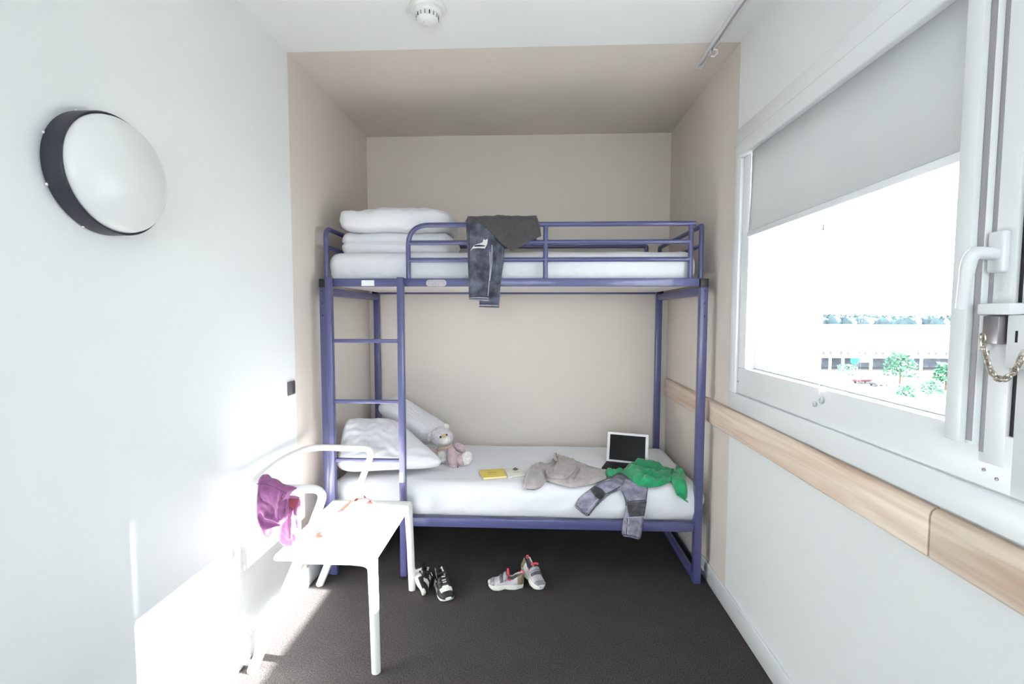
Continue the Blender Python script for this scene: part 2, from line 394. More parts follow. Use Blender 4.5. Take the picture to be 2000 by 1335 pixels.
# ------------------------------------------------------------------ soft things
M_sheet = mat('white_sheet', srgb(229, 229, 234), .85, sheen=.2, bump=(900, .15, .0008))
def sstep(a, b, x):
    t = max(0, min(1, (x - a) / (b - a))); return t * t * (3 - 2 * t)
def rbox(c, s, r, n, disp=None):
    """rounded box, c centre, s full size, r edge radius, n cells per axis; disp(p, nrm) -> offset vector"""
    c = Vector(c); h = Vector(s) / 2; inn = Vector((h.x - r, h.y - r, h.z - r)); idx = {}; V = []; F = []
    def vert(q):
        k = (round(q[0], 5), round(q[1], 5), round(q[2], 5))
        if k in idx: return idx[k]
        p = Vector(q); cl = Vector((max(-inn.x, min(inn.x, p.x)), max(-inn.y, min(inn.y, p.y)), max(-inn.z, min(inn.z, p.z))))
        d = p - cl; nr = d.normalized() if d.length > 1e-9 else Vector((0, 0, 1)); p = cl + nr * r
        w = c + p
        if disp: w = w + disp(w, nr)
        idx[k] = len(V); V.append(w); return idx[k]
    for ax in range(3):
        u, v = (ax + 1) % 3, (ax + 2) % 3
        for sg in (-1, 1):
            for i in range(n[u]):
                for j in range(n[v]):
                    qs = []
                    for (a, b_) in ((i, j), (i + 1, j), (i + 1, j + 1), (i, j + 1)):
                        q = [0, 0, 0]; q[ax] = sg * h[ax]; q[u] = h[u] * (2 * a / n[u] - 1); q[v] = h[v] * (2 * b_ / n[v] - 1); qs.append(vert(q))
                    F.append(tuple(qs if sg > 0 else reversed(qs)))
    b = MB(); b.add(V, F); return b
def nz(p, s, seed=0): return noise.noise(Vector((p.x * s, p.y * s, p.z * s + seed * 17.3)))
def mattress(name, label, c, s, r, seed, gather):
    top = c[2] + s[2] / 2; bot = c[2] - s[2] / 2
    def disp(p, n):
        a = .006 * nz(p, 3.5, seed) + .0035 * noise.noise(Vector((p.x * 5 + p.y * 3, p.y * 14, p.z * 9 + seed)))
        side = 1 - abs(n.z)
        low = 1 - sstep(bot, bot + .09, p.z)
        a += side * gather * low * noise.noise(Vector((p.x * 48 + p.z * 26, p.y * 48, p.z * 4 + seed)))
        a += side * .007 * noise.noise(Vector((p.x * 18 - p.z * 22, p.y * 18, p.z * 6 + seed)))
        a += -.012 * low * side
        return n * a
    o = rbox(c, s, r, (170, 60, 16), disp).build(name, M_sheet, None, smooth=True, angle=180)
    return setp(o, label, 'mattress')
mattress('mattress', 'white-sheeted mattress on the lower bunk under the scattered clothes', (-.097, 2.815, .405), (2.01, .80, .19), .07, 3, .004)
mattress('mattress', 'white-sheeted mattress on the upper bunk behind the guard rail', (-.125, 2.84, 1.645), (1.93, .78, .165), .06, 9, .008)

def pillow(name, label, cs, T, seed, group=None, wr=.012, exp=.45, n=44):
    """cs: corners 00,10,11,01 of the mid-surface; T half thickness"""
    cs = [Vector(c) for c in cs]; V = []; F = []
    N = ((cs[1] - cs[0]).cross(cs[3] - cs[0])).normalized()
    for sgn in (1, -1):
        for j in range(n + 1):
            for i in range(n + 1):
                u, v = i / n, j / n; a, b_ = 2 * u - 1, 2 * v - 1
                # sides pulled slightly inwards between the corners
                rc = .09 * (a * a * b_ * b_) ** 2; uu = u - a * (.03 * (1 - b_ * b_) + rc); vv = v - b_ * (.03 * (1 - a * a) + rc)
                p = (cs[0] * (1 - uu) + cs[1] * uu) * (1 - vv) + (cs[3] * (1 - uu) + cs[2] * uu) * vv
                t = ((1 - a ** 4) * (1 - b_ ** 4)); t = max(t, 0) ** exp
                q = p + N * (sgn * T * t)
                ww = wr * (nz(q, 6, seed) + .6 * noise.noise(Vector((a * 2 + b_ * 5, b_ * 3 - a * 6, seed)))) * min(1, t * 1.5)
                V.append(q + N * ww * (1 if sgn > 0 else .4))
    k = (n + 1) ** 2
    for s in (0, 1):
        for j in range(n):
            for i in range(n):
                a = s * k + j * (n + 1) + i; f = (a, a + 1, a + n + 2, a + n + 1); F.append(f if s == 0 else tuple(reversed(f)))
    b = MB(); b.add(V, F)
    o = b.build(name, M_sheet, None, smooth=True, weld=True, angle=180)
    return setp(o, label, 'pillow', group)
# two big pillows leaning at the head end of the lower bunk
pillow('pillow', 'white pillow at the lower bunk head end, nearest the ladder', [(-1.07, 2.40, .55), (-.43, 2.56, .54), (-.86, 2.90, .74), (-1.07, 2.60, .81)], .07, 4, wr=.016)
pillow('pillow', 'white pillow against the back wall of the lower bunk, behind the teddy bear', [(-.66, 2.86, .60), (-.53, 3.10, .62), (-.97, 3.19, .83), (-1.03, 2.98, .80)], .06, 11, wr=.014)
# bedding stacked on the upper bunk
def foldbox(name, label, cat, c, s, r, layers, seed, amp):
    def disp(p, n):
        a = amp * nz(p, 5, seed) + amp * .5 * nz(p, 13, seed + 2)
        if layers > 1:
            t = (p.z - (c[2] - s[2] / 2)) / s[2] * layers; a += -(1 - abs(n.z)) * .010 * max(0, 1 - 6 * abs(t - round(t)) ) * (0 < round(t) < layers)
        return n * a
    return setp(rbox(c, s, r, (56, 46, 26), disp).build(name, M_sheet, None, smooth=True, angle=180), label, cat)
foldbox('folded_duvet', 'folded white duvet on the upper bunk under the plump pillow', 'duvet', (-.745, 2.73, 1.783), (.59, .42, .125), .045, 2, 5, .012)
pillow('pillow', 'plump white pillow on top of the folded duvet on the upper bunk', [(-1.07, 2.45, 1.905), (-.40, 2.45, 1.895), (-.42, 2.93, 1.905), (-1.07, 2.93, 1.915)], .068, 21, wr=.02, exp=.3)
# ------------------------------------------------------------------ chair
M_chair = mat('white_chair_plastic', srgb(240, 239, 236), .42)
ch = thing('armchair', 'white plastic armchair with a looped arm rail, back to the left wall', 'chair', (-.85, 2.01, 0))
YN, YFR, AR = 1.735, 2.283, .0155
def side_path(y, ysgn):
    return [(-1.098, y, 0), (-1.03, y, .155), (-.905, y, .455), (-.86, y, .56), (-.800, y, .705)]
loop = [(-1.095, YN - .02, 0), (-.905, YN, .445), (-.792, YN, .728), (-.95, YN, .728), (-1.105, YN + .02, .735), (-1.118, 2.01, .755), (-1.105, YFR - .02, .735), (-.95, YFR, .728), (-.792, YFR, .728), (-.905, YFR, .445), (-1.095, YFR + .02, 0)]
lp = fillet(loop, [0, .02, .06, .02, .13, .2, .13, .02, .06, .02, 0], 8)
rad = []
for p_ in lp: rad.append(AR + (.0035 if p_.z < .44 else 0))
MB().tube(lp, rad, 16).build('arm_rail', M_chair, ch, smooth=True)
for y in (YN + .01, YFR - .01):
    yo = -.006 if y < 2 else .006
    MB().tube([(-.606, y + yo * 2, 0), (-.612, y + yo, .25), (-.618, y, .435), (-.618, y, .452)], [.0172, .0185, .020, .020], 16).build('leg', M_chair, ch, smooth=True)
def seatdisp(p, n):
    u = (p.x + .80) / .2; v = (p.y - 2.01) / .26
    return Vector((0, 0, -.010 * max(0, 1 - u * u) * max(0, 1 - v * v)))
rbox((-.805, 2.01, .449), (.405, .565, .026), .012, (24, 24, 4), seatdisp).build('seat', M_chair, ch, smooth=True, angle=180)
for y in (YN + .006, YFR - .006):
    MB().tube(fillet([(-.618, y, .30), (-.622, y, .43), (-.70, y, .436), (-.93, y, .436)], [0, .04, .01, 0], 6), .0105, 10).build('seat_brace', M_chair, ch, smooth=True)

# ------------------------------------------------------------------ wall lamp, detector, switch, track
M_rim = mat('slate_lamp_rim', srgb(40, 40, 52), .4)
M_opal = mat('opal_diffuser', srgb(226, 227, 228), .35)
lmp = thing('wall_lamp', 'round wall lamp with slate blue rim and white opal dome', 'lamp', (XL, 1.225, 1.768))
ML = Matrix.Translation((XL, 1.225, 1.768)) @ Matrix.Rotation(math.pi / 2, 4, 'Y')
b = MB(); b.lathe([(.153, 0), (.156, .004), (.156, .050), (.1545, .053), (.151, .053), (.150, .045), (.06, .045)], 72, ML); b.build('rim', M_rim, lmp, smooth=True)
b = MB(); b.lathe([(.149, .044), (.149, .054), (.147, .063), (.140, .073), (.115, .088), (.08, .101), (.04, .110), (.0005, .115)], 72, ML); b.build('diffuser', M_opal, lmp, smooth=True)
for a in range(18):
    t = math.radians(95 + a * 9); y = 1.225 - .1575 * abs(math.sin(t)) if 0 else 1.225 + .1562 * math.cos(t); z = 1.768 + .1562 * math.sin(t)
    if a % 5 == 2: MB().ell((XL + .004, y, z), (.003, .004, .004), 8, 6).build('paint_fleck', M_white, lmp)
M_det = mat('detector_plastic', srgb(236, 237, 236), .4)
sd = thing('smoke_detector', 'white round smoke detector on the ceiling', 'smoke detector', (-.425, 1.935, HC))
MD = Matrix.Translation((-.425, 1.935, HC)) @ Matrix.Rotation(math.pi, 4, 'X')
MB().lathe([(.072, 0), (.072, .008), (.066, .012), (.052, .013)], 40, MD).build('mounting_base', M_det, sd, smooth=True)
MB().lathe([(.056, .011), (.056, .026), (.050, .03), (.046, .03)], 40, MD).build('collar', M_det, sd, smooth=True)
MB().lathe([(.045, .028), (.045, .031), (.043, .047), (.037, .052), (.018, .056), (.016, .060), (.004, .062), (.0005, .062)], 40, MD).build('sensor_cap', M_det, sd, smooth=True)
for k in range(16):
    a = 2 * math.pi * k / 16
    MB().box(.0425, .0455, -.0022, .0022, .032, .045, M=MD @ Matrix.Rotation(a, 4, 'Z')).build('vent_slot', M_sealshade if k % 3 else M_black, sd)
sw = thing('light_switch', 'small dark grey square switch on the left wall edge', 'switch', (XL, 2.177, 1.048))
MB().box(XL, XL + .006, 2.145, 2.209, 1.014, 1.080).build('plate', mat('switch_grey', srgb(98, 92, 100), .5), sw, bevel=.002)
MB().box(XL + .006, XL + .009, 2.187, 2.205, 1.02, 1.074).build('rocker', mat('switch_dark', srgb(70, 66, 76), .5), sw, bevel=.002)
ct = thing('curtain_track', 'slim white curtain track on the ceiling by the window', 'curtain track', (.81, 2.0, HC))
b = MB(); b.box(.798, .804, -1.7, 2.40, HC - .022, HC).box(.816, .822, -1.7, 2.40, HC - .022, HC).box(.804, .816, -1.7, 2.40, HC - .008, HC)
M_alu = mat('white_aluminium', srgb(240, 239, 242), .35)
b.build('rail', M_alu, ct, bevel=.001)
MB().box(.797, .823, 2.40, 2.408, HC - .023, HC).build('end_cap', M_alu, ct, bevel=.002)
b = MB(); b.box(.806, .814, 2.255, 2.285, HC - .03, HC - .009); b.build('glider', M_alu, ct, bevel=.002)
b = MB(); b.tube([(.816, 2.24, HC - .02), (.832, 2.235, HC - .026), (.838, 2.25, HC - .034), (.832, 2.27, HC - .036), (.818, 2.275, HC - .032)], .004, 8).build('stop_hook', M_alu, ct, smooth=True)

# ------------------------------------------------------------------ roller blind
M_blind = mat('grey_blind_fabric', srgb(214, 216, 218), .85, bump=(500, .1, .0006))
_nt = M_blind.node_tree; _tr = _nt.nodes.new('ShaderNodeBsdfTranslucent'); _tr.inputs[0].default_value = (.8, .82, .84, 1); _mx = _nt.nodes.new('ShaderNodeMixShader'); _mx.inputs[0].default_value = .03
_nt.links.new(_nt.nodes['Principled BSDF'].outputs[0], _mx.inputs[1]); _nt.links.new(_tr.outputs[0], _mx.inputs[2]); _nt.links.new(_mx.outputs[0], _nt.nodes['Material Output'].inputs[0])
rb = thing('roller_blind', 'pale grey roller blind half drawn over the window', 'blind', (XR, 1.55, 2.1))
MB().box(XR - .034, XR + .02, 1.055, 2.147, 2.088, 2.153).build('cassette', M_pvc, rb, bevel=.008, bseg=3)
b = MB(); n = 40
V = []; F = []
for i in range(n + 1):
    y = 1.057 + (2.062 - 1.057) * i / n
    for k, z in enumerate((2.094, 1.93, 1.748)):
        V.append((XR - .008 + .0012 * math.sin(i * .5) * (2 - k) * .3, y + (.010 if i == n and k == 2 else 0), z))
for i in range(n):
    for k in range(2): F.append((i * 3 + k, i * 3 + k + 1, i * 3 + k + 4, i * 3 + k + 3))
b.add(V, F); fb = b.build('fabric', M_blind, rb, smooth=True)
sm = fb.modifiers.new('thickness', 'SOLIDIFY'); sm.thickness = .0012; sm.offset = 0
MB().box(XR - .015, XR - .001, 1.057, 2.074, 1.731, 1.754).build('bottom_bar', M_pvc, rb, bevel=.003)
pr_ = atX((1610, 418), XR - .012)
ringp = [(XR - .012, pr_.y + .010 * math.cos(t), pr_.z - .018 + .014 * math.sin(t)) for t in [2 * math.pi * k / 20 for k in range(20)]]
MB().tube(ringp, .0012, 6, closed=True).build('pull_ring', M_alu, rb, smooth=True)
MB().tube([(XR - .012, pr_.y, pr_.z - .032), (XR - .012, pr_.y, pr_.z - .05)], [.0025, .004], 8).build('ring_tail', M_steel, rb, smooth=True)
c0 = Vector((XR - .012, pr_.y, pr_.z - .05)); c1 = atX((1600, 770), XR - .012)
MB().tube([c0, c0.lerp(c1, .5), c1], .0011, 6).build('pull_cord', M_pvc, rb, smooth=True)
cl = mat('clear_cleat', srgb(176, 178, 182), .25)
for (px, rr) in (((1591, 789), .006), ((1604, 782), .007)):
    q = atX(px, XR - .010); MB().ell(q, (.006, rr, rr * 1.5), 12, 8).build('cord_weight', cl, rb, smooth=True)
# ------------------------------------------------------------------ clothes: outlines laid on the surface that carries them
def sd_box2(y, z, y0, y1, z0, z1, r):
    dy = max(y0 + r - y, y - (y1 - r)); dz = max(z0 + r - z, z - (z1 - r))
    return math.hypot(max(dy, 0), max(dz, 0)) + min(max(dy, dz), 0) - r
def sdf_bed(p): return sd_box2(p.y, p.z, 2.404, 3.3, .1, .508, .06)
def sdf_hang(y0, ztop, r):
    def f(p):
        dz = max(0, p.z - ztop); return math.hypot(p.y - y0, dz) - r
    return f
def sdf_flat(z0): return lambda p: p.z - z0
def grad(sdf, p, e=.0008):
    return Vector((sdf(p + Vector((e, 0, 0))) - sdf(p - Vector((e, 0, 0))), sdf(p + Vector((0, e, 0))) - sdf(p - Vector((0, e, 0))), sdf(p + Vector((0, 0, e))) - sdf(p - Vector((0, 0, e))))).normalized()
def lay(px, sdf):
    d = ray(px).normalized(); t = 1.0; best = (9, None)
    for _ in range(160):
        p = CAMP + d * t; s = sdf(p)
        if s < best[0]: best = (s, p.copy())
        if s < .0004 or t > 4.5: break
        t += max(s * .8, .0008) if s < .3 else s * .8
    p = best[1]; n = grad(sdf, p)
    if best[0] > .0004: p = p - n * best[0]
    return p, n
def crop(x0, y0, sc): return lambda pts: [(x0 + x / sc, y0 + y / sc) for x, y in pts]
def resample(poly, step):
    out = []; n = len(poly)
    for i in range(n):
        a = Vector(poly[i]); c = Vector(poly[(i + 1) % n]); L = (c - a).length; k = max(1, int(L / step))
        for j in range(k): out.append(a.lerp(c, j / k))
    return out
def smoothpoly(poly, it=2):
    for _ in range(it):
        q = []
        for i in range(len(poly)):
            a = Vector(poly[i]); c = Vector(poly[(i + 1) % len(poly)]); q += [a.lerp(c, .25), a.lerp(c, .75)]
        poly = q
    return poly
def inside(p, poly):
    c = False; j = len(poly) - 1
    for i in range(len(poly)):
        a, b_ = poly[i], poly[j]
        if (a[1] > p[1]) != (b_[1] > p[1]) and p[0] < (b_[0] - a[0]) * (p[1] - a[1]) / (b_[1] - a[1]) + a[0]: c = not c
        j = i
    return c
def segd(p, a, c):
    a = Vector(a); c = Vector(c); d = c - a; t = max(0, min(1, (p - a).dot(d) / max(d.length_squared, 1e-9))); return (p - a - d * t).length
def garment(name, poly, sdf, m, parent=None, thick=.010, base_off=.001, step=2.6, folds=(), namp=.003, nsc=26, rim=.012, sm=1, seed=0, minth=.0022, fk=1.3, ridge=0):
    """folds: (a, b, height in m, width in px) ridges or valleys; closed two-sided mesh resting on sdf"""
    poly = smoothpoly([Vector(p) for p in poly], sm) if sm else [Vector(p) for p in poly]
    out = resample(poly, step)
    x0 = min(p.x for p in out); x1 = max(p.x for p in out); y0 = min(p.y for p in out); y1 = max(p.y for p in out)
    pts = list(out); ne = len(out); yy = y0; row = 0
    while yy < y1:
        xx = x0 + (step / 2 if row % 2 else 0)
        while xx < x1:
            p = Vector((xx, yy))
            if inside(p, out) and min((p - q).length for q in out) > step * .6: pts.append(p)
            xx += step
        yy += step * .87; row += 1
    vs_, es_, fs_, ov, oe, of = delaunay_2d_cdt([Vector((p.x, p.y)) for p in pts], [(i, (i + 1) % ne) for i in range(ne)], [], 1, 1e-4)
    T_, B_ = [], []
    for p in vs_:
        P_, N_ = lay(p, sdf)
        d = min(segd(p, out[i], out[(i + 1) % ne]) for i in range(0, ne)) * P_.length / FPX
        e = sstep(0, rim, d); o = minth + (thick - minth) * e
        for (a, c, h, wd) in folds:
            q = segd(p, a, c); o += fk * h * math.exp(-(q / wd) ** 2) * (.35 + .65 * e)
        o += namp * noise.noise(P_ * nsc + Vector((seed, 0, 0))) * (.4 + .6 * e) + namp * .5 * noise.noise(P_ * nsc * 2.7) * e
        if ridge: o -= ridge * e * max(0, .16 - abs(noise.noise(P_ * 13 + Vector((seed * 3.1, 1.7, 0))))) / .16
        T_.append(P_ + N_ * (base_off + max(o, .0015))); B_.append(P_ + N_ * base_off)
    nv = len(vs_); F = [tuple(f) for f in fs_] + [tuple(nv + i for i in reversed(f)) for f in fs_]
    cnt = {}
    for f in fs_:
        for i in range(len(f)):
            a, c = f[i], f[(i + 1) % len(f)]; cnt[(a, c)] = 1
    for (a, c) in list(cnt):
        if (c, a) not in cnt: F.append((a, nv + a, nv + c, c))
    b = MB(); b.add(T_ + B_, F)
    return b.build(name, m, parent, smooth=True, angle=60)
def strip(name, pts, sdf, m, parent, wpx=1.2, off=.012, dash=None):
    """a stitched seam: thin ribbon tube following the surface"""
    ps = resample(pts + pts[::-1], 3)[: max(2, len(resample(pts + pts[::-1], 3)) // 2 + 1)]
    q = []
    for p in ps:
        P_, N_ = lay(p, sdf); q.append(P_ + N_ * off)
    return MB().tube(q, wpx * q[0].length / FPX / 2, 5).build(name, m, parent, smooth=True)

def denim(name, c, dark, light, sc=900):
    m = bpy.data.materials.new(name); m.use_nodes = True; nt = m.node_tree; b = nt.nodes['Principled BSDF']
    tc = nt.nodes.new('ShaderNodeTexCoord'); n1 = nt.nodes.new('ShaderNodeTexNoise'); n1.inputs['Scale'].default_value = sc; n1.inputs['Detail'].default_value = 2
    n2 = nt.nodes.new('ShaderNodeTexNoise'); n2.inputs['Scale'].default_value = 22; n2.inputs['Detail'].default_value = 4
    for n in (n1, n2): nt.links.new(tc.outputs['Object'], n.inputs['Vector'])
    ad = nt.nodes.new('ShaderNodeMath'); ad.operation = 'MULTIPLY_ADD'; ad.inputs[1].default_value = .55; nt.links.new(n1.outputs['Fac'], ad.inputs[0])
    ml = nt.nodes.new('ShaderNodeMath'); ml.operation = 'MULTIPLY'; ml.inputs[1].default_value = .5; nt.links.new(n2.outputs['Fac'], ml.inputs[0]); nt.links.new(ml.outputs[0], ad.inputs[2])
    r = nt.nodes.new('ShaderNodeValToRGB'); r.color_ramp.elements[0].position = .38; r.color_ramp.elements[1].position = .66
    r.color_ramp.elements[0].color = (*dark, 1); r.color_ramp.elements[1].color = (*light, 1); e = r.color_ramp.elements.new(.5); e.color = (*c, 1)
    nt.links.new(ad.outputs[0], r.inputs['Fac']); nt.links.new(r.outputs['Color'], b.inputs['Base Color'])
    bp = nt.nodes.new('ShaderNodeBump'); bp.inputs['Strength'].default_value = .5; bp.inputs['Distance'].default_value = .001
    nt.links.new(n1.outputs['Fac'], bp.inputs['Height']); nt.links.new(bp.outputs['Normal'], b.inputs['Normal'])
    b.inputs['Roughness'].default_value = .9; b.inputs['Specular IOR Level'].default_value = .15
    return m
M_dgrey = denim('grey_denim', srgb(122, 120, 136), srgb(74, 72, 84), srgb(172, 170, 186))
M_ddark = denim('dark_denim', srgb(72, 74, 86), srgb(44, 46, 56), srgb(112, 114, 132), 700)
M_knee = denim('quilted_dark_denim', srgb(66, 66, 70), srgb(34, 36, 38), srgb(104, 104, 108))
M_stitch = mat('dark_stitching', srgb(50, 50, 60), .9)
M_stitchl = mat('pale_stitching', srgb(190, 190, 206), .9)
M_knit = mat('taupe_jersey', srgb(168, 160, 160), .95, sheen=.3, bump=(700, .3, .0008), vary=(30, .06))
M_green = mat('green_jersey', srgb(22, 142, 92), .9, sheen=.3, bump=(600, .3, .0008), vary=(16, .16))
M_char = mat('charcoal_jersey', srgb(66, 63, 66), .95, sheen=.2, bump=(600, .3, .0008), vary=(40, .15))
M_thread = mat('white_threads', srgb(214, 212, 214), .9, bump=(300, .5, .002))
M_pants = mat('mauve_cotton', srgb(142, 84, 132), .9, sheen=.3, bump=(420, .35, .001), vary=(20, .14))
M_pantsin = mat('maroon_lining', srgb(130, 58, 76), .9)

# --- grey jeans over the mattress edge
g = crop(1100, 890, 7.415)
jn = thing('jeans', "child's grey washed jeans hanging over the lower mattress edge", 'jeans', (.45, 2.42, .5), 'folded and dropped clothes')
jl = g([(740, 300), (690, 350), (560, 380), (430, 450), (330, 520), (230, 600), (180, 680), (160, 730), (260, 815), (360, 890), (440, 770), (560, 650), (660, 560), (760, 520), (822, 488),
        (850, 520), (880, 600), (905, 700), (880, 850), (855, 1000), (840, 1160), (980, 1178), (1115, 1215), (1135, 1100), (1165, 900), (1195, 700), (1215, 550), (1232, 470), (1180, 420), (1000, 380), (900, 310), (840, 280), (780, 285)])
fl = [((1212, 953), (1198, 962), -.006, 3), (g([(830, 480)])[0], g([(880, 330)])[0], -.007, 3), (g([(700, 380)])[0], g([(800, 440)])[0], .003, 4)]
garment('denim_body', jl, sdf_bed, M_dgrey, jn, .013, folds=fl, namp=.004, sm=1)
k1 = g([(385, 490), (450, 452), (530, 480), (620, 545), (560, 600), (515, 612), (440, 560)])
k2 = g([(915, 645), (1050, 650), (1200, 640), (1180, 760), (1165, 850), (1060, 850), (950, 862), (925, 760)])
kf = [(g([(930, y)])[0], g([(1190, y + (18 if i % 2 else -18))])[0], .0028, 1.5) for i, y in enumerate(range(665, 860, 32))]
garment('knee_panel', k1, sdf_bed, M_knee, jn, .005, .0140, folds=[(g([(400 + i * 45, 470 + i * 18)])[0], g([(455 + i * 45, 575 + i * 14)])[0], .002, 1.4) for i in range(4)], namp=.002, sm=0)
garment('knee_panel', k2, sdf_bed, M_knee, jn, .005, .0140, folds=kf, namp=.002, sm=0)
for pts, mm in (([(905, 880), (925, 900), (905, 1120)], M_stitch), ([(925, 620), (940, 640), (1190, 625)], M_stitch), ([(925, 875), (1160, 860)], M_stitchl), ([(940, 890), (925, 1110)], M_stitchl),
            ([(860, 1115), (980, 1135), (1120, 1165)], M_stitch), ([(1150, 960), (1125, 1130)], M_stitch), ([(190, 700), (270, 770), (375, 845)], M_stitch), ([(545, 600), (440, 730), (350, 850)], M_stitch), ([(505, 600), (400, 720), (330, 800)], M_stitchl),
            ([(480, 420), (640, 370), (740, 345)], M_stitch), ([(620, 545), (740, 500), (815, 460)], M_stitch), ([(1205, 540), (1190, 640)], M_stitch), ([(850, 520), (900, 620), (905, 700)], M_stitch)):
    strip('seam', g(pts), sdf_bed, mm, jn, 1.3, .0148)
# --- green top
gt = thing('top', "child's green long-sleeved top crumpled on the lower bunk by the tablet", 'top', (.62, 2.55, .5), 'folded and dropped clothes')
gp = g([(605, 240), (650, 225), (760, 235), (790, 210), (900, 215), (1000, 140), (1080, 120), (1200, 130), (1280, 150), (1380, 190), (1450, 205), (1590, 220), (1650, 205), (1720, 230), (1770, 290), (1780, 400), (1797, 530), (1775, 636),
        (1690, 590), (1620, 545), (1600, 480), (1575, 410), (1560, 385), (1450, 440), (1380, 460), (1240, 470), (1130, 470), (1060, 440), (960, 370), (900, 300), (830, 265), (780, 268), (730, 312), (650, 320), (620, 290)])
G1 = lambda x, y: g([(x, y)])[0]
ff = [(G1(1040, 200), G1(1250, 260), -.012, 2.6), (G1(1080, 170), G1(1400, 220), .012, 4), (G1(960, 250), G1(1300, 330), .010, 4), (G1(1300, 290), G1(1560, 250), -.010, 2.5), (G1(1000, 300), G1(1260, 420), .008, 5),
      (G1(1560, 300), G1(1620, 240), -.014, 3), (G1(1480, 370), G1(1580, 330), -.010, 2.4), (G1(1640, 260), G1(1720, 330), .012, 4), (G1(760, 270), G1(900, 240), -.008, 2), (G1(1150, 340), G1(1420, 390), -.006, 2.4)]
garment('body_and_sleeves', gp, sdf_bed, M_green, gt, .026, .010, folds=ff, namp=.008, nsc=20, rim=.014, sm=1, seed=4, step=1.9, fk=1.7, ridge=.010)
garment('cuff', g([(1612, 540), (1640, 552), (1780, 622), (1778, 640), (1620, 565)]), sdf_bed, M_green, gt, .006, .03, namp=.001, sm=0)
# --- taupe cardigan
c_ = crop(1000, 880, 10)
cd = thing('cardigan', "child's taupe-grey cardigan spread across the middle of the lower bunk", 'cardigan', (.15, 2.5, .5), 'folded and dropped clothes')
C1 = lambda x, y: c_([(x, y)])[0]
cp_ = c_([(205, 750), (260, 560), (280, 450), (330, 350), (500, 250), (640, 275), (780, 240), (785, 160), (850, 125), (1000, 155), (1250, 220), (1500, 300), (1790, 370), (1830, 450), (1850, 540), (1700, 620), (1450, 680), (1240, 715), (1150, 722),
          (980, 680), (830, 630), (740, 610), (670, 570), (640, 640), (540, 740), (450, 772), (300, 765)])
garment('body_and_sleeves', cp_, sdf_bed, M_knit, cd, .016, folds=[(C1(1300, 330), C1(1760, 375), -.012, 1.8), (C1(640, 430), C1(670, 570), -.014, 2.2), (C1(350, 420), C1(560, 330), .006, 6), (C1(1300, 420), C1(1200, 560), -.010, 2.5), (C1(1350, 450), C1(1600, 560), .006, 6), (C1(430, 600), C1(560, 500), .006, 6), (C1(680, 270), C1(790, 250), -.008, 1.6)], namp=.005, sm=1, seed=2, step=1.9, fk=1.8, ridge=.007, rim=.008)
fp = c_([(880, 160), (1050, 180), (1250, 250), (1275, 330), (1240, 420), (1160, 530), (1050, 620), (900, 605), (760, 605), (690, 560), (650, 480), (700, 400), (830, 370), (890, 300)])
garment('front_panel', fp, sdf_bed, M_knit, cd, .014, .019, folds=[(C1(770, 600), C1(880, 380), .007, 1.6), (C1(990, 240), C1(1130, 235), -.010, 1.6), (C1(900, 180), C1(880, 300), .008, 2.5)], namp=.004, sm=1, seed=8, step=1.9, fk=1.8, rim=.006, ridge=.005)
garment('collar', c_([(790, 170), (850, 130), (880, 140), (890, 300), (860, 330), (820, 250)]), sdf_bed, M_knit, cd, .012, .030, namp=.004, sm=1)
M_cream = mat('cream_lining', srgb(206, 200, 180), .9)
garment('neck_label', c_([(805, 220), (860, 230), (885, 310), (830, 300)]), sdf_bed, M_cream, cd, .004, .036, sm=0, namp=.001)
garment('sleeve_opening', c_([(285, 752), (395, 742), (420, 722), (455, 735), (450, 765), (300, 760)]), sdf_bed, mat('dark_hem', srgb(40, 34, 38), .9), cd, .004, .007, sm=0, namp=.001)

# --- ripped jeans and charcoal top over the guard rail of the upper bunk
u_ = crop(880, 400, 6.07)
hang1 = sdf_hang(GY, 1.862, .021); hang2 = sdf_hang(GY, 1.862, .016)
rj = thing('jeans', 'dark ripped jeans hanging over the upper guard rail', 'jeans', (-.25, GY, 1.86), 'clothes over the guard rail')
garment('leg', u_([(430, 330), (530, 380), (640, 520), (630, 680), (602, 860), (590, 1000), (575, 1218), (450, 1216), (340, 1210), (343, 1120), (400, 900), (430, 600)]), hang2, M_ddark, rj, .010, folds=[(u_([(560, 640)])[0], u_([(520, 1050)])[0], .006, 4), (u_([(590, 500)])[0], u_([(560, 900)])[0], -.004, 3)], namp=.004, sm=0)
U1 = lambda x, y: u_([(x, y)])[0]
garment('leg', u_([(185, 200), (225, 150), (330, 165), (440, 250), (530, 350), (525, 480), (505, 600), (492, 760), (466, 900), (460, 1140), (340, 1135), (220, 1128), (215, 900), (205, 600), (192, 400)]), hang1, M_ddark, rj, .014, .004, folds=[(U1(330, 560), U1(380, 760), -.006, 5), (U1(300, 250), U1(330, 420), .005, 6), (U1(260, 640), U1(250, 1000), .004, 6), (U1(400, 850), U1(340, 1000), -.005, 4)], namp=.005, sm=0, seed=5)
garment('torn_knee', u_([(240, 550), (285, 482), (340, 465), (385, 450), (395, 410), (415, 425), (447, 408), (438, 470), (412, 522), (340, 518), (268, 522)]), hang1, M_thread, rj, .003, .019, sm=0, namp=.002)
garment('tear', u_([(285, 487), (350, 480), (418, 488), (405, 500), (290, 503)]), hang1, M_stitch, rj, .002, .0235, sm=0, namp=0)
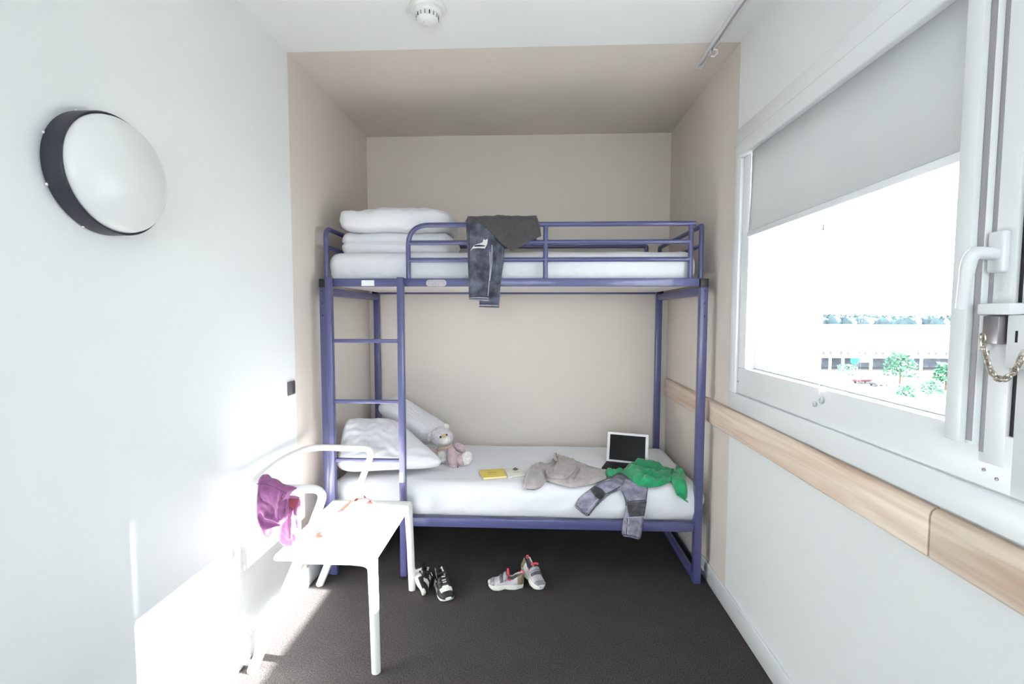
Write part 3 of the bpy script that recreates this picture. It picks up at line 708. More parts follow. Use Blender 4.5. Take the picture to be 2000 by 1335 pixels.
for pts, mm, of in (([(470, 560), (475, 740), (448, 1080)], M_stitchl, .020), ([(495, 480), (492, 700), (470, 900)], M_stitchl, .019), ([(222, 300), (228, 700), (238, 1080)], M_stitch, .019), ([(225, 1105), (350, 1100), (455, 1105)], M_stitchl, .019), ([(225, 1124), (350, 1126), (455, 1133)], M_stitchl, .017), ([(345, 1190), (570, 1195)], M_stitchl, .014), ([(345, 1165), (565, 1170)], M_stitch, .014)):
    strip('seam', u_(pts), hang1 if of > .015 else hang2, mm, rj, 1.0, of)
tp = thing('top', 'charcoal jersey top draped over the upper guard rail', 'top', (-.1, GY, 1.86), 'clothes over the guard rail')
hang3 = sdf_hang(GY, 1.862, .030)
garment('front_drape', u_([(165, 205), (225, 150), (350, 138), (550, 122), (750, 124), (920, 143), (1030, 160), (1062, 250), (1076, 372), (1035, 388), (900, 450), (725, 552), (620, 470), (530, 385), (440, 305), (330, 215), (230, 172)]), hang3, M_char, tp, .008, .002,
        folds=[(U1(560, 180), U1(700, 450), .006, 8), (U1(880, 200), U1(930, 380), -.005, 6), (U1(240, 165), U1(600, 440), .004, 4), (U1(1010, 180), U1(1050, 330), .004, 4)], namp=.005, nsc=18, sm=0, seed=6)
# the part that falls behind the rail
def backflap(xa, xb, zlow, r, m, par, name, seed):
    V = []; F = []; nx, nk = 18, 22
    for i in range(nx + 1):
        x = xa + (xb - xa) * i / nx; zl = zlow + .02 * noise.noise(Vector((i * .4, seed, 0)))
        for k in range(nk + 1):
            t = k / nk
            if t < .45: a = math.pi * t / .45; y, z = GY - r * math.cos(a), 1.862 + r * math.sin(a)
            else: y, z = GY + r, 1.862 - (1.862 - zl) * (t - .45) / .55
            wv = .004 * noise.noise(Vector((x * 20, z * 12, seed)))
            V.append((x, y + wv, z + wv))
    for i in range(nx):
        for k in range(nk): a = i * (nk + 1) + k; F.append((a, a + 1, a + nk + 2, a + nk + 1))
    o = MB().add(V, F).build(name, m, par, smooth=True, angle=180)
    s = o.modifiers.new('thickness', 'SOLIDIFY'); s.thickness = .004; s.offset = 0
backflap(-.33, .02, 1.76, .036, M_char, tp, 'back_drape', 2.0)
backflap(-.335, -.2, 1.74, .027, M_ddark, rj, 'waist', 5.0)

# --- mauve trousers on the chair arm
p_ = crop(480, 910, 6.675)
pt = thing('trousers', "child's mauve trousers hung over the armchair's near arm", 'trousers', (-1.0, YN, .73), 'clothes on the chair')
hp1 = sdf_hang(YN + .005, .728, .034); hp2 = sdf_hang(YN + .055, .728, .012)
P1 = lambda x, y: p_([(x, y)])[0]
garment('leg', p_([(560, 380), (640, 380), (722, 405), (716, 600), (725, 800), (712, 960), (640, 1050), (500, 1042), (432, 975), (440, 880), (470, 740), (520, 600)]), hp2, M_pants, pt, .012, folds=[(P1(560, 600), P1(600, 900), .005, 5), (P1(650, 480), P1(680, 800), -.004, 4)], namp=.006, sm=1, seed=3)
garment('lining', p_([(568, 400), (720, 405), (700, 470), (660, 545), (600, 500), (572, 450)]), hp2, M_pantsin, pt, .003, .0150, sm=0, namp=.001)
pm = garment('leg', p_([(172, 142), (250, 122), (320, 142), (350, 158), (430, 178), (500, 240), (600, 252), (682, 285), (622, 312), (582, 372), (556, 420), (562, 660), (485, 740), (442, 820), (345, 940), (240, 912), (210, 820), (150, 700), (145, 560), (155, 350)]), hp1, M_pants, pt, .016, .001,
        folds=[(P1(200, 620), P1(250, 700), -.022, 4), (P1(250, 700), P1(420, 740), -.020, 4), (P1(300, 620), P1(440, 700), .010, 4), (P1(190, 270), P1(480, 300), -.004, 4), (P1(340, 160), P1(300, 200), -.006, 2), (P1(480, 300), P1(450, 600), .006, 3), (P1(530, 420), P1(520, 680), -.010, 2)], namp=.007, nsc=22, sm=1, seed=1, ridge=.006)
strip('waist_seam', p_([(175, 245), (300, 250), (420, 280), (560, 330)]), hp1, mat('mauve_thread', srgb(120, 66, 112), .9), pt, 1.1, .018)
strip('side_seam', p_([(520, 330), (470, 450), (450, 590), (470, 700)]), hp1, mat('mauve_thread', srgb(150, 90, 140), .9), pt, 1.4, .021)
garment('button', p_([(492, 385), (518, 385), (518, 410), (492, 410)]), hp1, M_pantsin, pt, .004, .018, step=1.2, sm=1, namp=0)
# --- white blouse with red print on the seat
sf = sdf_flat(.4565)
M_blouse = mat('white_cotton_voile', srgb(240, 238, 236), .9, bump=(300, .2, .001)); M_red = mat('red_print', srgb(128, 8, 8), .8); M_redl = mat('pale_red_print', srgb(158, 34, 26), .8)
bl = thing('blouse', "child's white blouse with red print lying on the chair seat", 'blouse', (-.8, 2.0, .46), 'clothes on the chair')
q_ = crop(600, 960, 6.673)
garment('cloth', q_([(95, 655), (150, 480), (270, 380), (420, 280), (520, 160), (640, 90), (760, 80), (890, 130), (960, 220), (950, 290), (800, 330), (640, 420), (480, 540), (330, 610), (200, 650)]), sf, M_blouse, bl, .012, .001, folds=[(q_([(450, 260)])[0], q_([(650, 110)])[0], -.006, 3), (q_([(560, 370)])[0], q_([(800, 250)])[0], .006, 8), (q_([(220, 560)])[0], q_([(420, 430)])[0], .006, 8)], namp=.005, sm=1)
for nm, pts, mm in (('print', [(130, 580), (185, 560), (225, 510), (240, 540), (205, 630), (115, 640)], M_redl), ('print', [(180, 560), (200, 510), (255, 478), (215, 560), (190, 590)], M_red), ('print', [(430, 280), (520, 195), (560, 155), (585, 152), (540, 220), (470, 285)], M_redl),
                    ('print', [(610, 155), (650, 110), (672, 100), (650, 140), (620, 160)], M_red), ('print', [(738, 90), (748, 88), (765, 112), (752, 115)], M_red), ('print', [(775, 180), (820, 150), (860, 185), (830, 225), (790, 215)], M_redl), ('print', [(810, 170), (838, 165), (845, 195), (818, 205)], M_red), ('print', [(920, 278), (962, 266), (950, 280), (925, 286)], M_redl)):
    garment(nm, q_(pts), sf, mm, bl, .0022, .0135, step=1.6, sm=0, namp=0, rim=.002)

# ------------------------------------------------------------------ book, booklet, tablet
ZM = .503
def slabquad(b, cs, z0, z1):
    b.add([(c.x, c.y, z0) for c in cs] + [(c.x, c.y, z1) for c in cs], [(3, 2, 1, 0), (4, 5, 6, 7)] + [(i, (i + 1) % 4, 4 + (i + 1) % 4, 4 + i) for i in range(4)]); return b
bk = crop(920, 890, 14.29)
M_yel = mat('yellow_cover', srgb(226, 200, 92), .55); M_page = mat('paper', srgb(232, 228, 216), .8)
cs = [atZ(p, ZM + .012) for p in bk([(345, 612), (1005, 560), (885, 352), (215, 388)])]
bo = thing('book', 'small yellow-covered book on the lower mattress near the teddy bear', 'book', (cs[0] + cs[2]) / 2)
cen = (cs[0] + cs[1] + cs[2] + cs[3]) / 4
slabquad(MB(), [cen + (c - cen) * .97 for c in cs], ZM + .0035, ZM + .0105).build('pages', M_page, bo)
slabquad(MB(), cs, ZM + .0105, ZM + .0125).build('front_cover', M_yel, bo, bevel=.0006)
slabquad(MB(), cs, ZM + .0015, ZM + .0035).build('back_cover', M_yel, bo, bevel=.0006)
for pts in ([(475, 468), (730, 458), (722, 446), (470, 456)], [(480, 510), (690, 502), (686, 496), (476, 504)]):
    t_ = [atZ(p, ZM + .0126) for p in bk(pts)]; slabquad(MB(), t_, ZM + .0125, ZM + .0129).build('title_line', mat('ochre_print', srgb(172, 138, 64), .6), bo)
cs = [atZ(p, ZM + .006) for p in bk([(1035, 598), (1545, 512), (1340, 312), (935, 352)])]
bc = thing('booklet', 'thin white booklet with a small grey picture beside the yellow book', 'booklet', (cs[0] + cs[2]) / 2)
slabquad(MB(), cs, ZM + .0018, ZM + .0062).build('cover', M_page, bc, bevel=.0006)
t_ = [atZ(p, ZM + .0064) for p in bk([(1150, 375), (1240, 410), (1330, 370), (1225, 315)])]
slabquad(MB(), t_, ZM + .0062, ZM + .0067).build('picture', mat('grey_print', srgb(112, 106, 104), .7, vary=(200, .5)), bc)
t_ = [atZ(p, ZM + .0064) for p in bk([(1180, 470), (1360, 450), (1330, 425), (1200, 440)])]
slabquad(MB(), t_, ZM + .0062, ZM + .0066).build('picture_ground', mat('sand_print', srgb(206, 202, 182), .7), bc)
# tablet
tb_ = thing('tablet', 'white-framed tablet standing on its black keyboard on the lower bunk', 'tablet', (.58, 2.8, ZM))
M_tblk = mat('black_keyboard', srgb(24, 22, 24), .5); M_scr = mat('black_screen', srgb(12, 12, 13), .25, spec=.15); M_twh = mat('white_bezel', srgb(232, 230, 230), .3)
k0, k1, k2, k3 = [atZ(p, ZM + .008) for p in ((1175, 913), (1260, 919), (1266, 906), (1187, 897))]
slabquad(MB(), [k0, k1, k2, k3], ZM + .002, ZM + .010).build('keyboard', M_tblk, tb_, bevel=.002)
bl_, br_ = atZ((1184, 899), ZM + .012), atZ((1264, 907), ZM + .012)
ydepth = (bl_.y + br_.y) / 2
U = (br_ - bl_); U.z = 0; U.normalize(); back = Vector((-U.y, U.x, 0)); tilt = math.radians(17)
V_ = (Vector((0, 0, 1)) * math.cos(tilt) + back * math.sin(tilt)).normalized(); N_ = U.cross(V_).normalized()
W_, H_ = .243, .176; O_ = bl_.copy(); O_.z = ZM + .010
MT = Matrix.Translation(O_) @ Matrix((U, V_, N_)).transposed().to_4x4()
MB().box(0, W_, 0, H_, -.007, 0, M=MT).build('case', M_twh, tb_, bevel=.003)
MB().box(.017, W_ - .017, .012, H_ - .014, 0, .0006, M=MT).build('screen', M_scr, tb_)
kr = [(u, v) for u in range(11) for v in range(4)]
for (u, v) in kr:
    pA = k0.lerp(k1, (u + .12) / 11).lerp(k3.lerp(k2, (u + .12) / 11), (v + .15) / 5); pB = k0.lerp(k1, (u + .88) / 11).lerp(k3.lerp(k2, (u + .88) / 11), (v + .15) / 5)
    pC = k0.lerp(k1, (u + .88) / 11).lerp(k3.lerp(k2, (u + .88) / 11), (v + .85) / 5); pD = k0.lerp(k1, (u + .12) / 11).lerp(k3.lerp(k2, (u + .12) / 11), (v + .85) / 5)
    slabquad(MB(), [pA, pB, pC, pD], ZM + .010, ZM + .0112).build('key', M_tblk, tb_)

# ------------------------------------------------------------------ teddy bear
def fur(name, c0, c1): return mat(name, c0, .95, sheen=.6, bump=(260, 1.0, .004), vary=(70, .18))
F_g = fur('pale_grey_plush', srgb(206, 200, 204), 0); F_p = fur('dusty_pink_plush', srgb(196, 170, 176), 0); F_w = fur('cream_plush', srgb(226, 222, 218), 0)
td = thing('teddy_bear', 'pale grey and pink plush teddy bear propped on the lower pillows', 'teddy bear', (-.42, 2.75, ZM))
k_ = crop(820, 820, 12.13)
def pp(x, y, yd): return atY(k_([(x, y)])[0], yd)
def bl2(name, c, r, m, rot=(0, 0, 0), fz=.004, par=td):
    M = Matrix.Rotation(rot[2], 4, 'Z') @ Matrix.Rotation(rot[1], 4, 'Y') @ Matrix.Rotation(rot[0], 4, 'X')
    return MB().ell(c, r, 26, 16, M, fz, fs=90).build(name, m, par, smooth=True, angle=180)
hd = bl2('head', pp(520, 400, 2.78), (.070, .058, .060), F_g, (0, .35, 0))
bl2('ear', pp(620, 165, 2.80), (.020, .014, .020), F_w, par=hd); bl2('ear', pp(245, 400, 2.80), (.020, .018, .030), F_w, (0, .3, 0), par=hd)
bl2('muzzle', pp(590, 480, 2.74), (.036, .030, .026), F_w, (0, -.2, 0), .002, par=hd)
bl2('nose', pp(575, 372, 2.716), (.014, .008, .009), mat('tan_nose', srgb(206, 164, 112), .5), (0, -.25, 0), 0, par=hd)
for q in ((490, 398), (632, 348)): bl2('eye', pp(*q, 2.722), (.0062, .005, .0062), M_black, fz=0, par=hd)
bl2('torso', pp(590, 780, 2.78), (.058, .055, .062), F_g, (0, .3, 0))
bl2('belly', pp(520, 850, 2.742), (.036, .03, .040), F_w, fz=.003)
bl2('arm', pp(290, 760, 2.74), (.046, .026, .024), F_p, (0, -.35, 0)); bl2('arm', pp(950, 660, 2.78), (.044, .028, .025), F_p, (0, .45, 0))
bl2('leg', pp(770, 880, 2.715), (.029, .034, .068), F_p, (0, -.12, 0)); bl2('leg', pp(1000, 940, 2.735), (.044, .040, .036), F_p)
bl2('foot', pp(790, 1070, 2.70), (.026, .026, .016), F_p); bl2('foot', pp(1110, 900, 2.725), (.034, .032, .044), F_w, (0, .25, 0))
sc_ = [pp(*q, 2.715) for q in ((430, 690), (540, 670), (650, 650), (760, 590))]
MB().tube(sc_, [.008, .012, .011, .008], 10).build('ribbon', mat('taupe_ribbon', srgb(170, 148, 136), .7), td, smooth=True)
for q in ((785, 1140), (895, 1115)): bl2('toe_stitch', pp(*q, 2.68), (.004, .003, .004), mat('plum_thread', srgb(84, 62, 74), .8), fz=0)
# ------------------------------------------------------------------ shoes
def interp(tab, x):
    for i in range(len(tab) - 1):
        if x <= tab[i + 1][0]:
            a, c = tab[i], tab[i + 1]; t = (x - a[0]) / (c[0] - a[0]); t = t * t * (3 - 2 * t); return a[1] + (c[1] - a[1]) * t
    return tab[-1][1]
def shoe_core(L, wid, hgt, open_end, sole_h, flare, NS=34, NJ=20):
    """upper grid [i][j]: i heel->toe, j left bottom -> over -> right bottom; local x = heel to toe, z up"""
    W = [(0, .42), (.05, .70), (.18, .86), (.38, .80), (.55, .88), (.72, 1.0), (.86, .92), (.95, .66), (1.0, .30)]
    Ht = [(0, .84), (.04, .98), (.14, .80), (.28, .62), (.38, .68), (.46, .92), (.60, .70), (.74, .54), (.88, .47), (.96, .38), (1.0, .22)]
    grid = []
    for i in range(NS + 1):
        t = i / NS; hw = interp(W, t) * wid / 2; h = interp(Ht, t) * hgt; row = []; x = t * L
        op = 1 - sstep(open_end - .06, open_end + .03, t)
        for j in range(NJ + 1):
            a = j / NJ; s = 1 if a >= .5 else -1; u = abs(a - .5) * 2            # u=1 at sole edge, 0 on the centre line
            th = (1 - u) * math.pi / 2
            yc = hw * (math.cos(th) ** .75); zc = sole_h + (h - sole_h) * (math.sin(th) ** .9)   # closed arch
            if u > .45: v = (1 - u) / .55; yo = hw * (1 - .30 * v); zo = sole_h + (h - sole_h) * v
            else: v = u / .45; yo = hw * .70 * v * .9; zo = sole_h + .006 + (h - sole_h - .004) * (v ** 3)
            if op > 0 and t < .06: yo *= 1
            row.append(Vector((x - (.012 * (1 - t) if t < .1 else 0), s * (yc * (1 - op) + yo * op), zc * (1 - op) + zo * op)))
        grid.append(row)
    return grid, W
def gridmesh(g, i0, i1, j0, j1, off=0):
    V = []; F = []; nj = j1 - j0 + 1
    for i in range(i0, i1 + 1):
        for j in range(j0, j1 + 1):
            p = g[i][j]
            if off:
                a = g[min(i + 1, len(g) - 1)][j] - g[max(i - 1, 0)][j]; c = g[i][min(j + 1, len(g[0]) - 1)] - g[i][max(j - 1, 0)]
                n = a.cross(c)
                if n.length > 1e-9:
                    n.normalize(); 
                    if n.dot(p - Vector((p.x, 0, .025))) < 0: n = -n
                    p = p + n * off
            V.append(p)
    for i in range(i1 - i0):
        for j in range(nj - 1): a = i * nj + j; F.append((a, a + 1, a + nj + 1, a + nj))
    return V, F
def shell(g, i0, i1, ja, jb, inner):
    # faces of the whole grid, inner=True keeps only the inside of the opening, False everything else
    V, F = gridmesh(g, 0, len(g) - 1, 0, len(g[0]) - 1); nj = len(g[0]); keep = []
    for k, f in enumerate(F):
        i, j = divmod(k, nj - 1); ins = i0 <= i < i1 and ja <= j < jb
        if ins == inner: keep.append(f)
    return V, keep
def shoe(name, label, M, L, wid, hgt, open_end, sole_h, style, group):
    root = bpy.data.objects.new(name, None); COL.objects.link(root); root.matrix_world = M; root.empty_display_size = .03
    setp(root, label, 'shoe', group)
    g_, W = shoe_core(L, wid, hgt, open_end, sole_h, 0)
    def child(mb, nm, m, par=root, solid=0, **k):
        o = mb.build(nm, m, None, **k); o.parent = par
        if solid: s = o.modifiers.new('t', 'SOLIDIFY'); s.thickness = solid; s.offset = 0
        return o
    # sole
    n = 40; V = []; F = []
    prof = [(0, -.003 if style == 'bw' else -.005), (.0015, 0.0), (sole_h * .55, .003), (sole_h + .001, .0025), (sole_h + .001, -.006)]
    for z, ex in prof:
        for k in range(n):
            a = 2 * math.pi * k / n; t = .5 - .5 * math.cos(a); hw = interp(W, t) * wid / 2; s = 1 if math.sin(a) >= 0 else -1
            y = s * (hw + ex) * min(1, abs(math.sin(a)) ** .25 + .0) if abs(math.sin(a)) > 1e-6 else 0
            x = t * L + (ex * -math.cos(a)) - (.010 if t < .04 else 0)
            zz = z + (.010 * max(0, (t - .82) / .18) ** 2 if z < sole_h else .004 * max(0, (t - .82) / .18) ** 2)
            if style == 'grey' and z <= .0015: zz += .007 * math.exp(-((t - .5) / .07) ** 2)
            V.append((x, y, zz))
    m_ = len(prof)
    for r in range(m_ - 1):
        for k in range(n): F.append((r * n + k, r * n + (k + 1) % n, (r + 1) * n + (k + 1) % n, (r + 1) * n + k))
    F += [tuple(reversed(range(n))), tuple(range((m_ - 1) * n, m_ * n))]
    NJ = len(g_[0]) - 1; NS = len(g_) - 1
    if style == 'bw':
        child(MB().add(V, F), 'sole', M_swhite, smooth=True)
        child(MB().add(*shell(g_, 0, int(NS * open_end), 6, NJ - 6, False)), 'upper', M_swhite, solid=.002, smooth=True, angle=60)
        child(MB().add(*gridmesh(g_, int(NS * .80), NS, 0, NJ, .0016)), 'toe_bumper', M_sblack, solid=.001, smooth=True, angle=60) if 0 else None
        for (j0, j1) in ((0, 5), (NJ - 5, NJ)): child(MB().add(*gridmesh(g_, int(NS * .66), NS - 1, j0, j1, .0018)), 'toe_rim', M_sblack, solid=.0012, smooth=True)
        child(MB().add(*gridmesh(g_, NS - 5, NS, 0, NJ, .0018)), 'toe_tip', M_sblack, solid=.0012, smooth=True)
        for (j0, j1) in ((0, 6), (NJ - 6, NJ)): child(MB().add(*gridmesh(g_, 0, int(NS * .22), j0, j1, .0018)), 'heel_panel', M_sblack, solid=.0012, smooth=True)
        for (j0, j1) in ((4, 7), (NJ - 7, NJ - 4)): child(MB().add(*gridmesh(g_, int(NS * .1), int(NS * .46), j0, j1, .0019)), 'collar', M_sblack, solid=.0012, smooth=True)
        for (j0, j1) in ((3, 8), (NJ - 8, NJ - 3)): child(MB().add(*gridmesh(g_, int(NS * .42), int(NS * .72), j0, j1, .0022)), 'eyestay', M_sblack, solid=.0014, smooth=True)
        child(MB().add(*gridmesh(g_, int(NS * .40), int(NS * .68), NJ // 2 - 3, NJ // 2 + 3, .0012)), 'tongue', M_sblack, solid=.002, smooth=True)
        for k in range(3):
            p = g_[int(NS * (.50 + .065 * k))][NJ // 2]; child(MB().box(p.x - .003, p.x + .003, p.y - .009, p.y + .009, p.z + .003, p.z + .0055), 'lace_glint', M_swhite)
        tg = [Vector((L * .40, y, hgt * (.98 + .06 * math.cos(y * 60)))) for y in (-.022, -.011, 0, .011, .022)]
        child(MB().tube(tg, .0055, 8), 'tongue_top', M_sblack, smooth=True)
        child(MB().add(*shell(g_, 0, int(NS * open_end), 6, NJ - 6, True)), 'lining', M_sblack, solid=.001, smooth=True)
        for k in range(4):
            i = int(NS * (.48 + .055 * k)); pts = [g_[i][j] + Vector((0, 0, .004)) for j in range(6, NJ - 5)]
            child(MB().tube(pts, .0024, 6), 'lace', M_sblack, smooth=True)
        for s in (-1, 1):   # curved tick on each side
            tick = [(.30, .42), (.33, .30), (.40, .24), (.50, .30), (.66, .52), (.50, .40), (.42, .36), (.37, .42), (.335, .55)]
            pts = []
            for (u, v) in tick:
                i = u * NS; i0 = int(i); f = i - i0; jj = v * 6; j0 = int(jj); fj = jj - j0
                G = lambda a, b_: g_[a][b_ if s < 0 else NJ - b_]
                p = (G(i0, j0) * (1 - f) + G(i0 + 1, j0) * f) * (1 - fj) + (G(i0, j0 + 1) * (1 - f) + G(i0 + 1, j0 + 1) * f) * fj
                pts.append(p + Vector((0, s * .0026, 0)))
            q = len(pts)
            child(MB().add(pts + [p - Vector((0, s * .0016, 0)) for p in pts], [tuple(range(q)), tuple(reversed(range(q, 2 * q)))] + [(k, (k + 1) % q, q + (k + 1) % q, q + k) for k in range(q)]), 'tick_emblem', M_sblack)
    else:
        child(MB().add(V, F), 'sole', M_swhite, smooth=True)
        child(MB().add(*shell(g_, 0, int(NS * open_end), 6, NJ - 6, False)), 'upper', M_sgrey, solid=.002, smooth=True, angle=60)
        child(MB().add(*gridmesh(g_, int(NS * .84), NS, 0, NJ, .0016)), 'toe_guard', M_sgrey2, solid=.0012, smooth=True)
        child(MB().add(*shell(g_, 0, int(NS * open_end), 6, NJ - 6, True)), 'lining', M_sdark, solid=.001, smooth=True)
        for (j0, j1) in ((0, 5), (NJ - 5, NJ)): child(MB().add(*gridmesh(g_, 0, int(NS * .14), j0, j1, .0018)), 'heel_panel', M_solive, solid=.0012, smooth=True)
        for (j0, j1) in ((5, 7), (NJ - 7, NJ - 5)): child(MB().add(*gridmesh(g_, 0, int(NS * .12), j0, j1, .0018)), 'heel_tab', M_syel, solid=.0012, smooth=True)
        for (j0, j1) in ((4, 7), (NJ - 7, NJ - 4)): child(MB().add(*gridmesh(g_, int(NS * .34), int(NS * .46), j0, j1, .002)), 'red_panel', M_sred, solid=.0012, smooth=True)
        for a0, a1, mm in ((.46, .545, M_sgrey2), (.575, .66, M_sdark)):
            child(MB().add(*gridmesh(g_, int(NS * a0), int(NS * a1), 3, NJ - 3, .0045)), 'strap', mm, solid=.0022, smooth=True)
        tg = [Vector((L * .40, y, hgt * 1.0 + .006 * math.cos(y * 60))) for y in (-.02, -.01, 0, .01, .02)]
        child(MB().tube(tg, .006, 8), 'tongue_top', M_sred, smooth=True)
        child(MB().tube([Vector((-.006, 0, hgt * .8)), Vector((-.012, 0, hgt * .95)), Vector((-.002, 0, hgt * 1.08)), Vector((.006, 0, hgt * .95))], .003, 8), 'pull_loop', M_sred, smooth=True)
    return root
M_swhite = mat('shoe_white_leather', srgb(228, 228, 222), .45); M_sblack = mat('shoe_black_leather', srgb(30, 29, 30), .5)
M_sgrey = mat('shoe_grey_mesh', srgb(176, 172, 176), .8, bump=(500, .4, .001)); M_sgrey2 = mat('shoe_mid_grey', srgb(140, 138, 144), .6); M_sdark = mat('shoe_dark_strap', srgb(84, 80, 90), .7)
M_sred = mat('shoe_red', srgb(212, 70, 88), .7); M_syel = mat('shoe_yellow', srgb(222, 214, 150), .7); M_solive = mat('shoe_olive', srgb(104, 92, 70), .7)
def frame(heel, toe, roll=0, lift=0, pitch=0):
    h = Vector((heel[0], heel[1], 0)); t = Vector((toe[0], toe[1], 0)); a = math.atan2(t.y - h.y, t.x - h.x)
    return Matrix.Translation((h.x, h.y, lift)) @ Matrix.Rotation(a, 4, 'Z') @ Matrix.Rotation(pitch, 4, 'Y') @ Matrix.Rotation(roll, 4, 'X')
shoe('sneaker', 'black and white laced sneaker standing flat, toe to the camera', frame((-.484, 2.355), (-.400, 2.182), 0), .190, .080, .088, .44, .018, 'bw', 'black and white sneakers')
shoe('sneaker', 'black and white laced sneaker tipped on its side by the chair leg', frame((-.616, 2.365), (-.536, 2.178), math.radians(-66), .038), .190, .080, .088, .44, .018, 'bw', 'black and white sneakers')
shoe('sneaker', 'grey and red strap sneaker standing flat, toe pointing left', frame((-.052, 2.335), (-.215, 2.322), 0), .168, .072, .080, .42, .028, 'grey', 'grey and red sneakers')
shoe('sneaker', 'grey and red strap sneaker with its heel propped up on the other', frame((-.040, 2.432), (.035, 2.315), math.radians(-12), .034, math.radians(11)), .168, .072, .080, .42, .028, 'grey', 'grey and red sneakers')
# ------------------------------------------------------------------ outside the window
K = 1.83                                                            # distance scale from the size of the parked cars
def zk(z): return 1.4 + K * (z - 1.4)
GZ = zk(-7.0)
M_ground = mat('pale_asphalt', srgb(128, 128, 128), .9, vary=(.3, .12)); M_bwhite = mat('white_render', srgb(226, 228, 228), .8); M_roof = mat('pale_metal_roof', srgb(200, 202, 204), .6)
M_dock = mat('dock_grey', srgb(116, 122, 134), .8, vary=(.7, .35)); M_vent = mat('vent_dark', srgb(88, 92, 98), .7); M_leaf = mat('tree_green', srgb(62, 108, 84), .9, vary=(1.5, .35)); M_far = mat('far_tree_green', srgb(56, 74, 80), .9, vary=(.2, .4)); M_trunk = mat('bark', srgb(96, 84, 72), .9)
o = MB().box(-400, 600, -400, 700, GZ - .5, GZ).build('ground_outside', M_ground); o['kind'] = 'structure'
wg = thing('building_wing', 'white blank side wall of the same building outside the window', 'building', (2.0, 4.9, GZ))
MB().box(XR + T + .02, 2.62, 4.35, 9.0, GZ, 5.5).build('wall', M_bwhite, wg)
MB().box(XR + T + .02, 2.66, 4.31, 9.0, 5.5, 5.7).build('coping', M_bwhite, wg)
wh = thing('warehouse', 'long low warehouse with pale roof seen through the window', 'building', (58 * K, 90 * K, GZ))
X0, X1, Y0, Y1 = 30 * K, 140 * K, 72.5 * K, 150 * K
b = MB(); b.add([(X0, Y0 - 1.5, zk(-3.75)), (X1, Y0 - 1.5, zk(-3.75)), (X1, Y1, zk(-1.7)), (X0, Y1, zk(-1.7)), (X0, Y0 - 1.5, zk(-4.0)), (X1, Y0 - 1.5, zk(-4.0)), (X1, Y1, zk(-4.0)), (X0, Y1, zk(-4.0))], [(0, 1, 2, 3), (7, 6, 5, 4), (0, 4, 5, 1), (1, 5, 6, 2), (2, 6, 7, 3), (3, 7, 4, 0)])
rf = b.build('roof', M_roof, wh)
def rz(y): return zk(-3.75) + (y - Y0) / (Y1 - Y0) * (zk(-1.7) - zk(-3.75))
for yy in (92 * K, 112 * K, 131 * K):
    zr = rz(yy)
    MB().box(X0, X1, yy, yy + 1.0, zr - .2, zr + .2).build('roof_ridge', M_bwhite, rf)
qv = atY((1700, 655), 100 * K); zr = rz(100 * K)
b = MB(); b.add([(qv.x - 5.8, 98 * K, zr - .6), (qv.x + 3.3, 98 * K, zr - .4), (qv.x + 5.5, 103 * K, zr + .9), (qv.x - 1.8, 103 * K, zr + .9), (qv.x + 2.4, 100.5 * K, zr + 2.8)], [(0, 1, 4), (1, 2, 4), (2, 3, 4), (3, 0, 4), (3, 2, 1, 0)]); b.build('skylight', M_vent, rf)
MB().box(X0, X1, Y0, Y0 + .4, zk(-5.15), zk(-3.8)).build('fascia', M_bwhite, wh)
MB().box(X0, X1, Y0 + 8, Y0 + 8.6, GZ, zk(-4.2)).build('dock_wall', M_dock, wh)
xx = 44.0 * K
vo = None
while xx < 68 * K:
    for dx in (0, 1.0 * K):
        if vo is None: vo = MB().box(-.3, .3, -.06, .06, -.42, .42).build('fascia_vent', M_vent, None)
        else: vo = vo.copy(); COL.objects.link(vo)
        vo.parent = wh; vo.location = Vector((xx + dx, Y0 - .03, zk(-4.45))) - wh.location
    xx += 2.55 * K
for px in (1621, 1646, 1701, 1799):
    q = atY((px, 705), Y0 + .3); MB().box(q.x - .25, q.x + .25, Y0, Y0 + .5, GZ, zk(-5.1)).build('column', M_bwhite, wh)
q = atY((1688, 703), Y0 + 3); MB().box(q.x - 2.3, q.x + 2.3, Y0 + 3.4, Y0 + 3.7, zk(-6.0), zk(-4.95)).build('dock_sign', M_bwhite, wh)
q = atY((1671, 703), Y0 + 3); MB().lathe([(1.3, -.05), (1.3, .05)], 20, Matrix.Translation((q.x, Y0 + 3.3, q.z)) @ Matrix.Rotation(math.pi / 2, 4, 'X')).build('round_sign', mat('teal_sign', srgb(70, 170, 150), .6), wh)
# trees and planting
def tree(name, label, px, D, h, cr, seed, cat='tree', group='trees in the car park', trunk=True):
    rnd = random.Random(seed); d = ray((px, 700)); d.z = 0; d.normalize(); D *= K; h *= K; cr *= K; base = Vector((d.x * D, d.y * D, GZ))
    t = thing(name, label, cat, base, group)
    if trunk: MB().tube([base, base + Vector((.1, 0, h * .7))], [.22, .09], 8).build('trunk', M_trunk, t, smooth=True)
    V = []; F = []
    n = 420 if trunk else 240
    for i in range(n):
        a = rnd.random() * 6.283; u = rnd.random(); r = cr * math.sqrt(rnd.random()) * (1 - .45 * u)
        c = base + Vector((r * math.cos(a), r * math.sin(a), h * ((.25 if trunk else .05) + (.75 if trunk else .95) * u)))
        s = .52 * (1 if trunk else .7); dd = Vector((rnd.uniform(-1, 1), rnd.uniform(-1, 1), rnd.uniform(-.6, 1))).normalized(); e = dd.orthogonal().normalized()
        k = len(V); V += [c - dd * s, c + e * s * .5, c + dd * s, c - e * s * .5]; F.append((k, k + 1, k + 2, k + 3))
    MB().add(V, F).build('foliage', M_leaf, t)
tree('young_tree', 'young pale green tree in front of the warehouse dock', 1760, 73, 3.9, 2.0, 1)
tree('young_tree', 'young tree at the right edge of the window view', 1850, 71, 3.0, 1.3, 2)
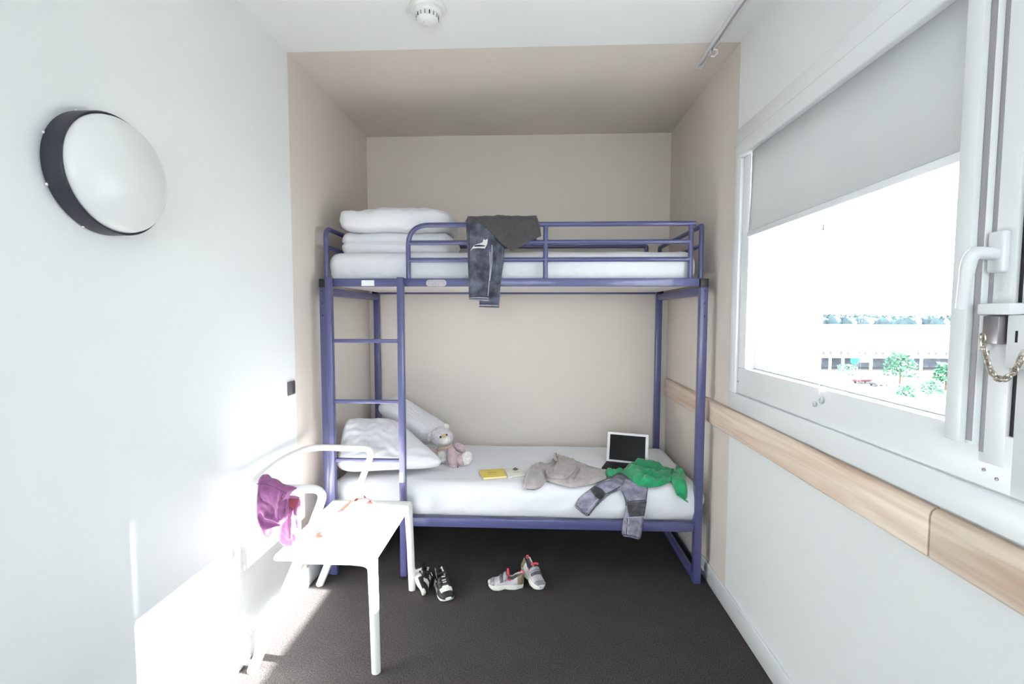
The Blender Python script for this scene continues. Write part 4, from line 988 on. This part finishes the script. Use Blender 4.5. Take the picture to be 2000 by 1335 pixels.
tree('shrub', 'low green shrub left of the warehouse signs', 1655, 78, 1.6, 1.8, 3, 'shrub', trunk=False)
tree('shrub', 'wide green shrub between the two young trees', 1822, 66, 1.5, 1.2, 4, 'shrub', trunk=False)
tree('shrub', 'green shrub at the foot of the dock-side tree', 1774, 62, 1.3, 1.0, 5, 'shrub', trunk=False)
def car(name, label, px, D, m, ang):
    d = ray((px, 740)); d.z = 0; d.normalize(); base = Vector((d.x * D, d.y * D, GZ)); M = Matrix.Translation(base) @ Matrix.Rotation(ang, 4, 'Z')
    t = thing(name, label, 'car', base)
    MB().box(-2.1, 2.1, -.85, .85, .35, .85, M=M).build('body', m, t, bevel=.12)
    b = MB(); b.add([M @ Vector(p) for p in [(-1.5, -.75, .85), (1.1, -.75, .85), (1.1, .75, .85), (-1.5, .75, .85), (-1.0, -.6, 1.42), (.5, -.6, 1.42), (.5, .6, 1.42), (-1.0, .6, 1.42)]], [(3, 2, 1, 0), (4, 5, 6, 7), (0, 1, 5, 4), (1, 2, 6, 5), (2, 3, 7, 6), (3, 0, 4, 7)]); b.build('cabin', M_dock, t, bevel=.05)
    for x in (-1.3, 1.3):
        for y in (-.86, .66): MB().lathe([(.33, 0), (.33, .2)], 16, M @ Matrix.Translation((x, y + .2, .33)) @ Matrix.Rotation(math.pi / 2, 4, 'X')).build('wheel', M_vent, t)
car('parked_car', 'small red car parked outside beyond the window', 1686, 71.5 * K, mat('car_red', srgb(96, 40, 44), .6), .2)
car('parked_car', 'small pale grey car parked outside beyond the window', 1718, 70 * K, mat('car_grey', srgb(60, 60, 70), .6), .3)
# far tree line on the horizon
rnd = random.Random(5); V = []; F = []
for i in range(2400):
    px = rnd.uniform(1500, 2150) if i < 1100 else 1000 + FPX * math.tan(rnd.uniform(math.radians(50), math.radians(77))); D = rnd.uniform(420, 560); d = ray((px, 640)); d.z = 0; d.normalize(); c = Vector((d.x * D, d.y * D, GZ)); h = (15.4 - D * .0015) * rnd.uniform(.86, 1.02) * (1 if px < 1700 else .95); r = rnd.uniform(3.5, 7.5)
    k = len(V); n1, n2 = 7, 5
    for a in range(n2 + 1):
        th = math.pi * a / n2
        for b_ in range(n1):
            f = 2 * math.pi * b_ / n1; q = 1 + rnd.uniform(-.18, .18); V.append(c + Vector((r * math.sin(th) * math.cos(f) * q, r * math.sin(th) * math.sin(f) * q, h * .5 + h * .5 * math.cos(th) * q)))
    for a in range(n2):
        for b_ in range(n1): F.append((k + a * n1 + b_, k + (a + 1) * n1 + b_, k + (a + 1) * n1 + (b_ + 1) % n1, k + a * n1 + (b_ + 1) % n1))
o = MB().add(V, F).build('distant_tree_line', M_far, smooth=True, angle=180)
setp(o, 'distant band of trees along the horizon outside the window', 'trees', kind='stuff')
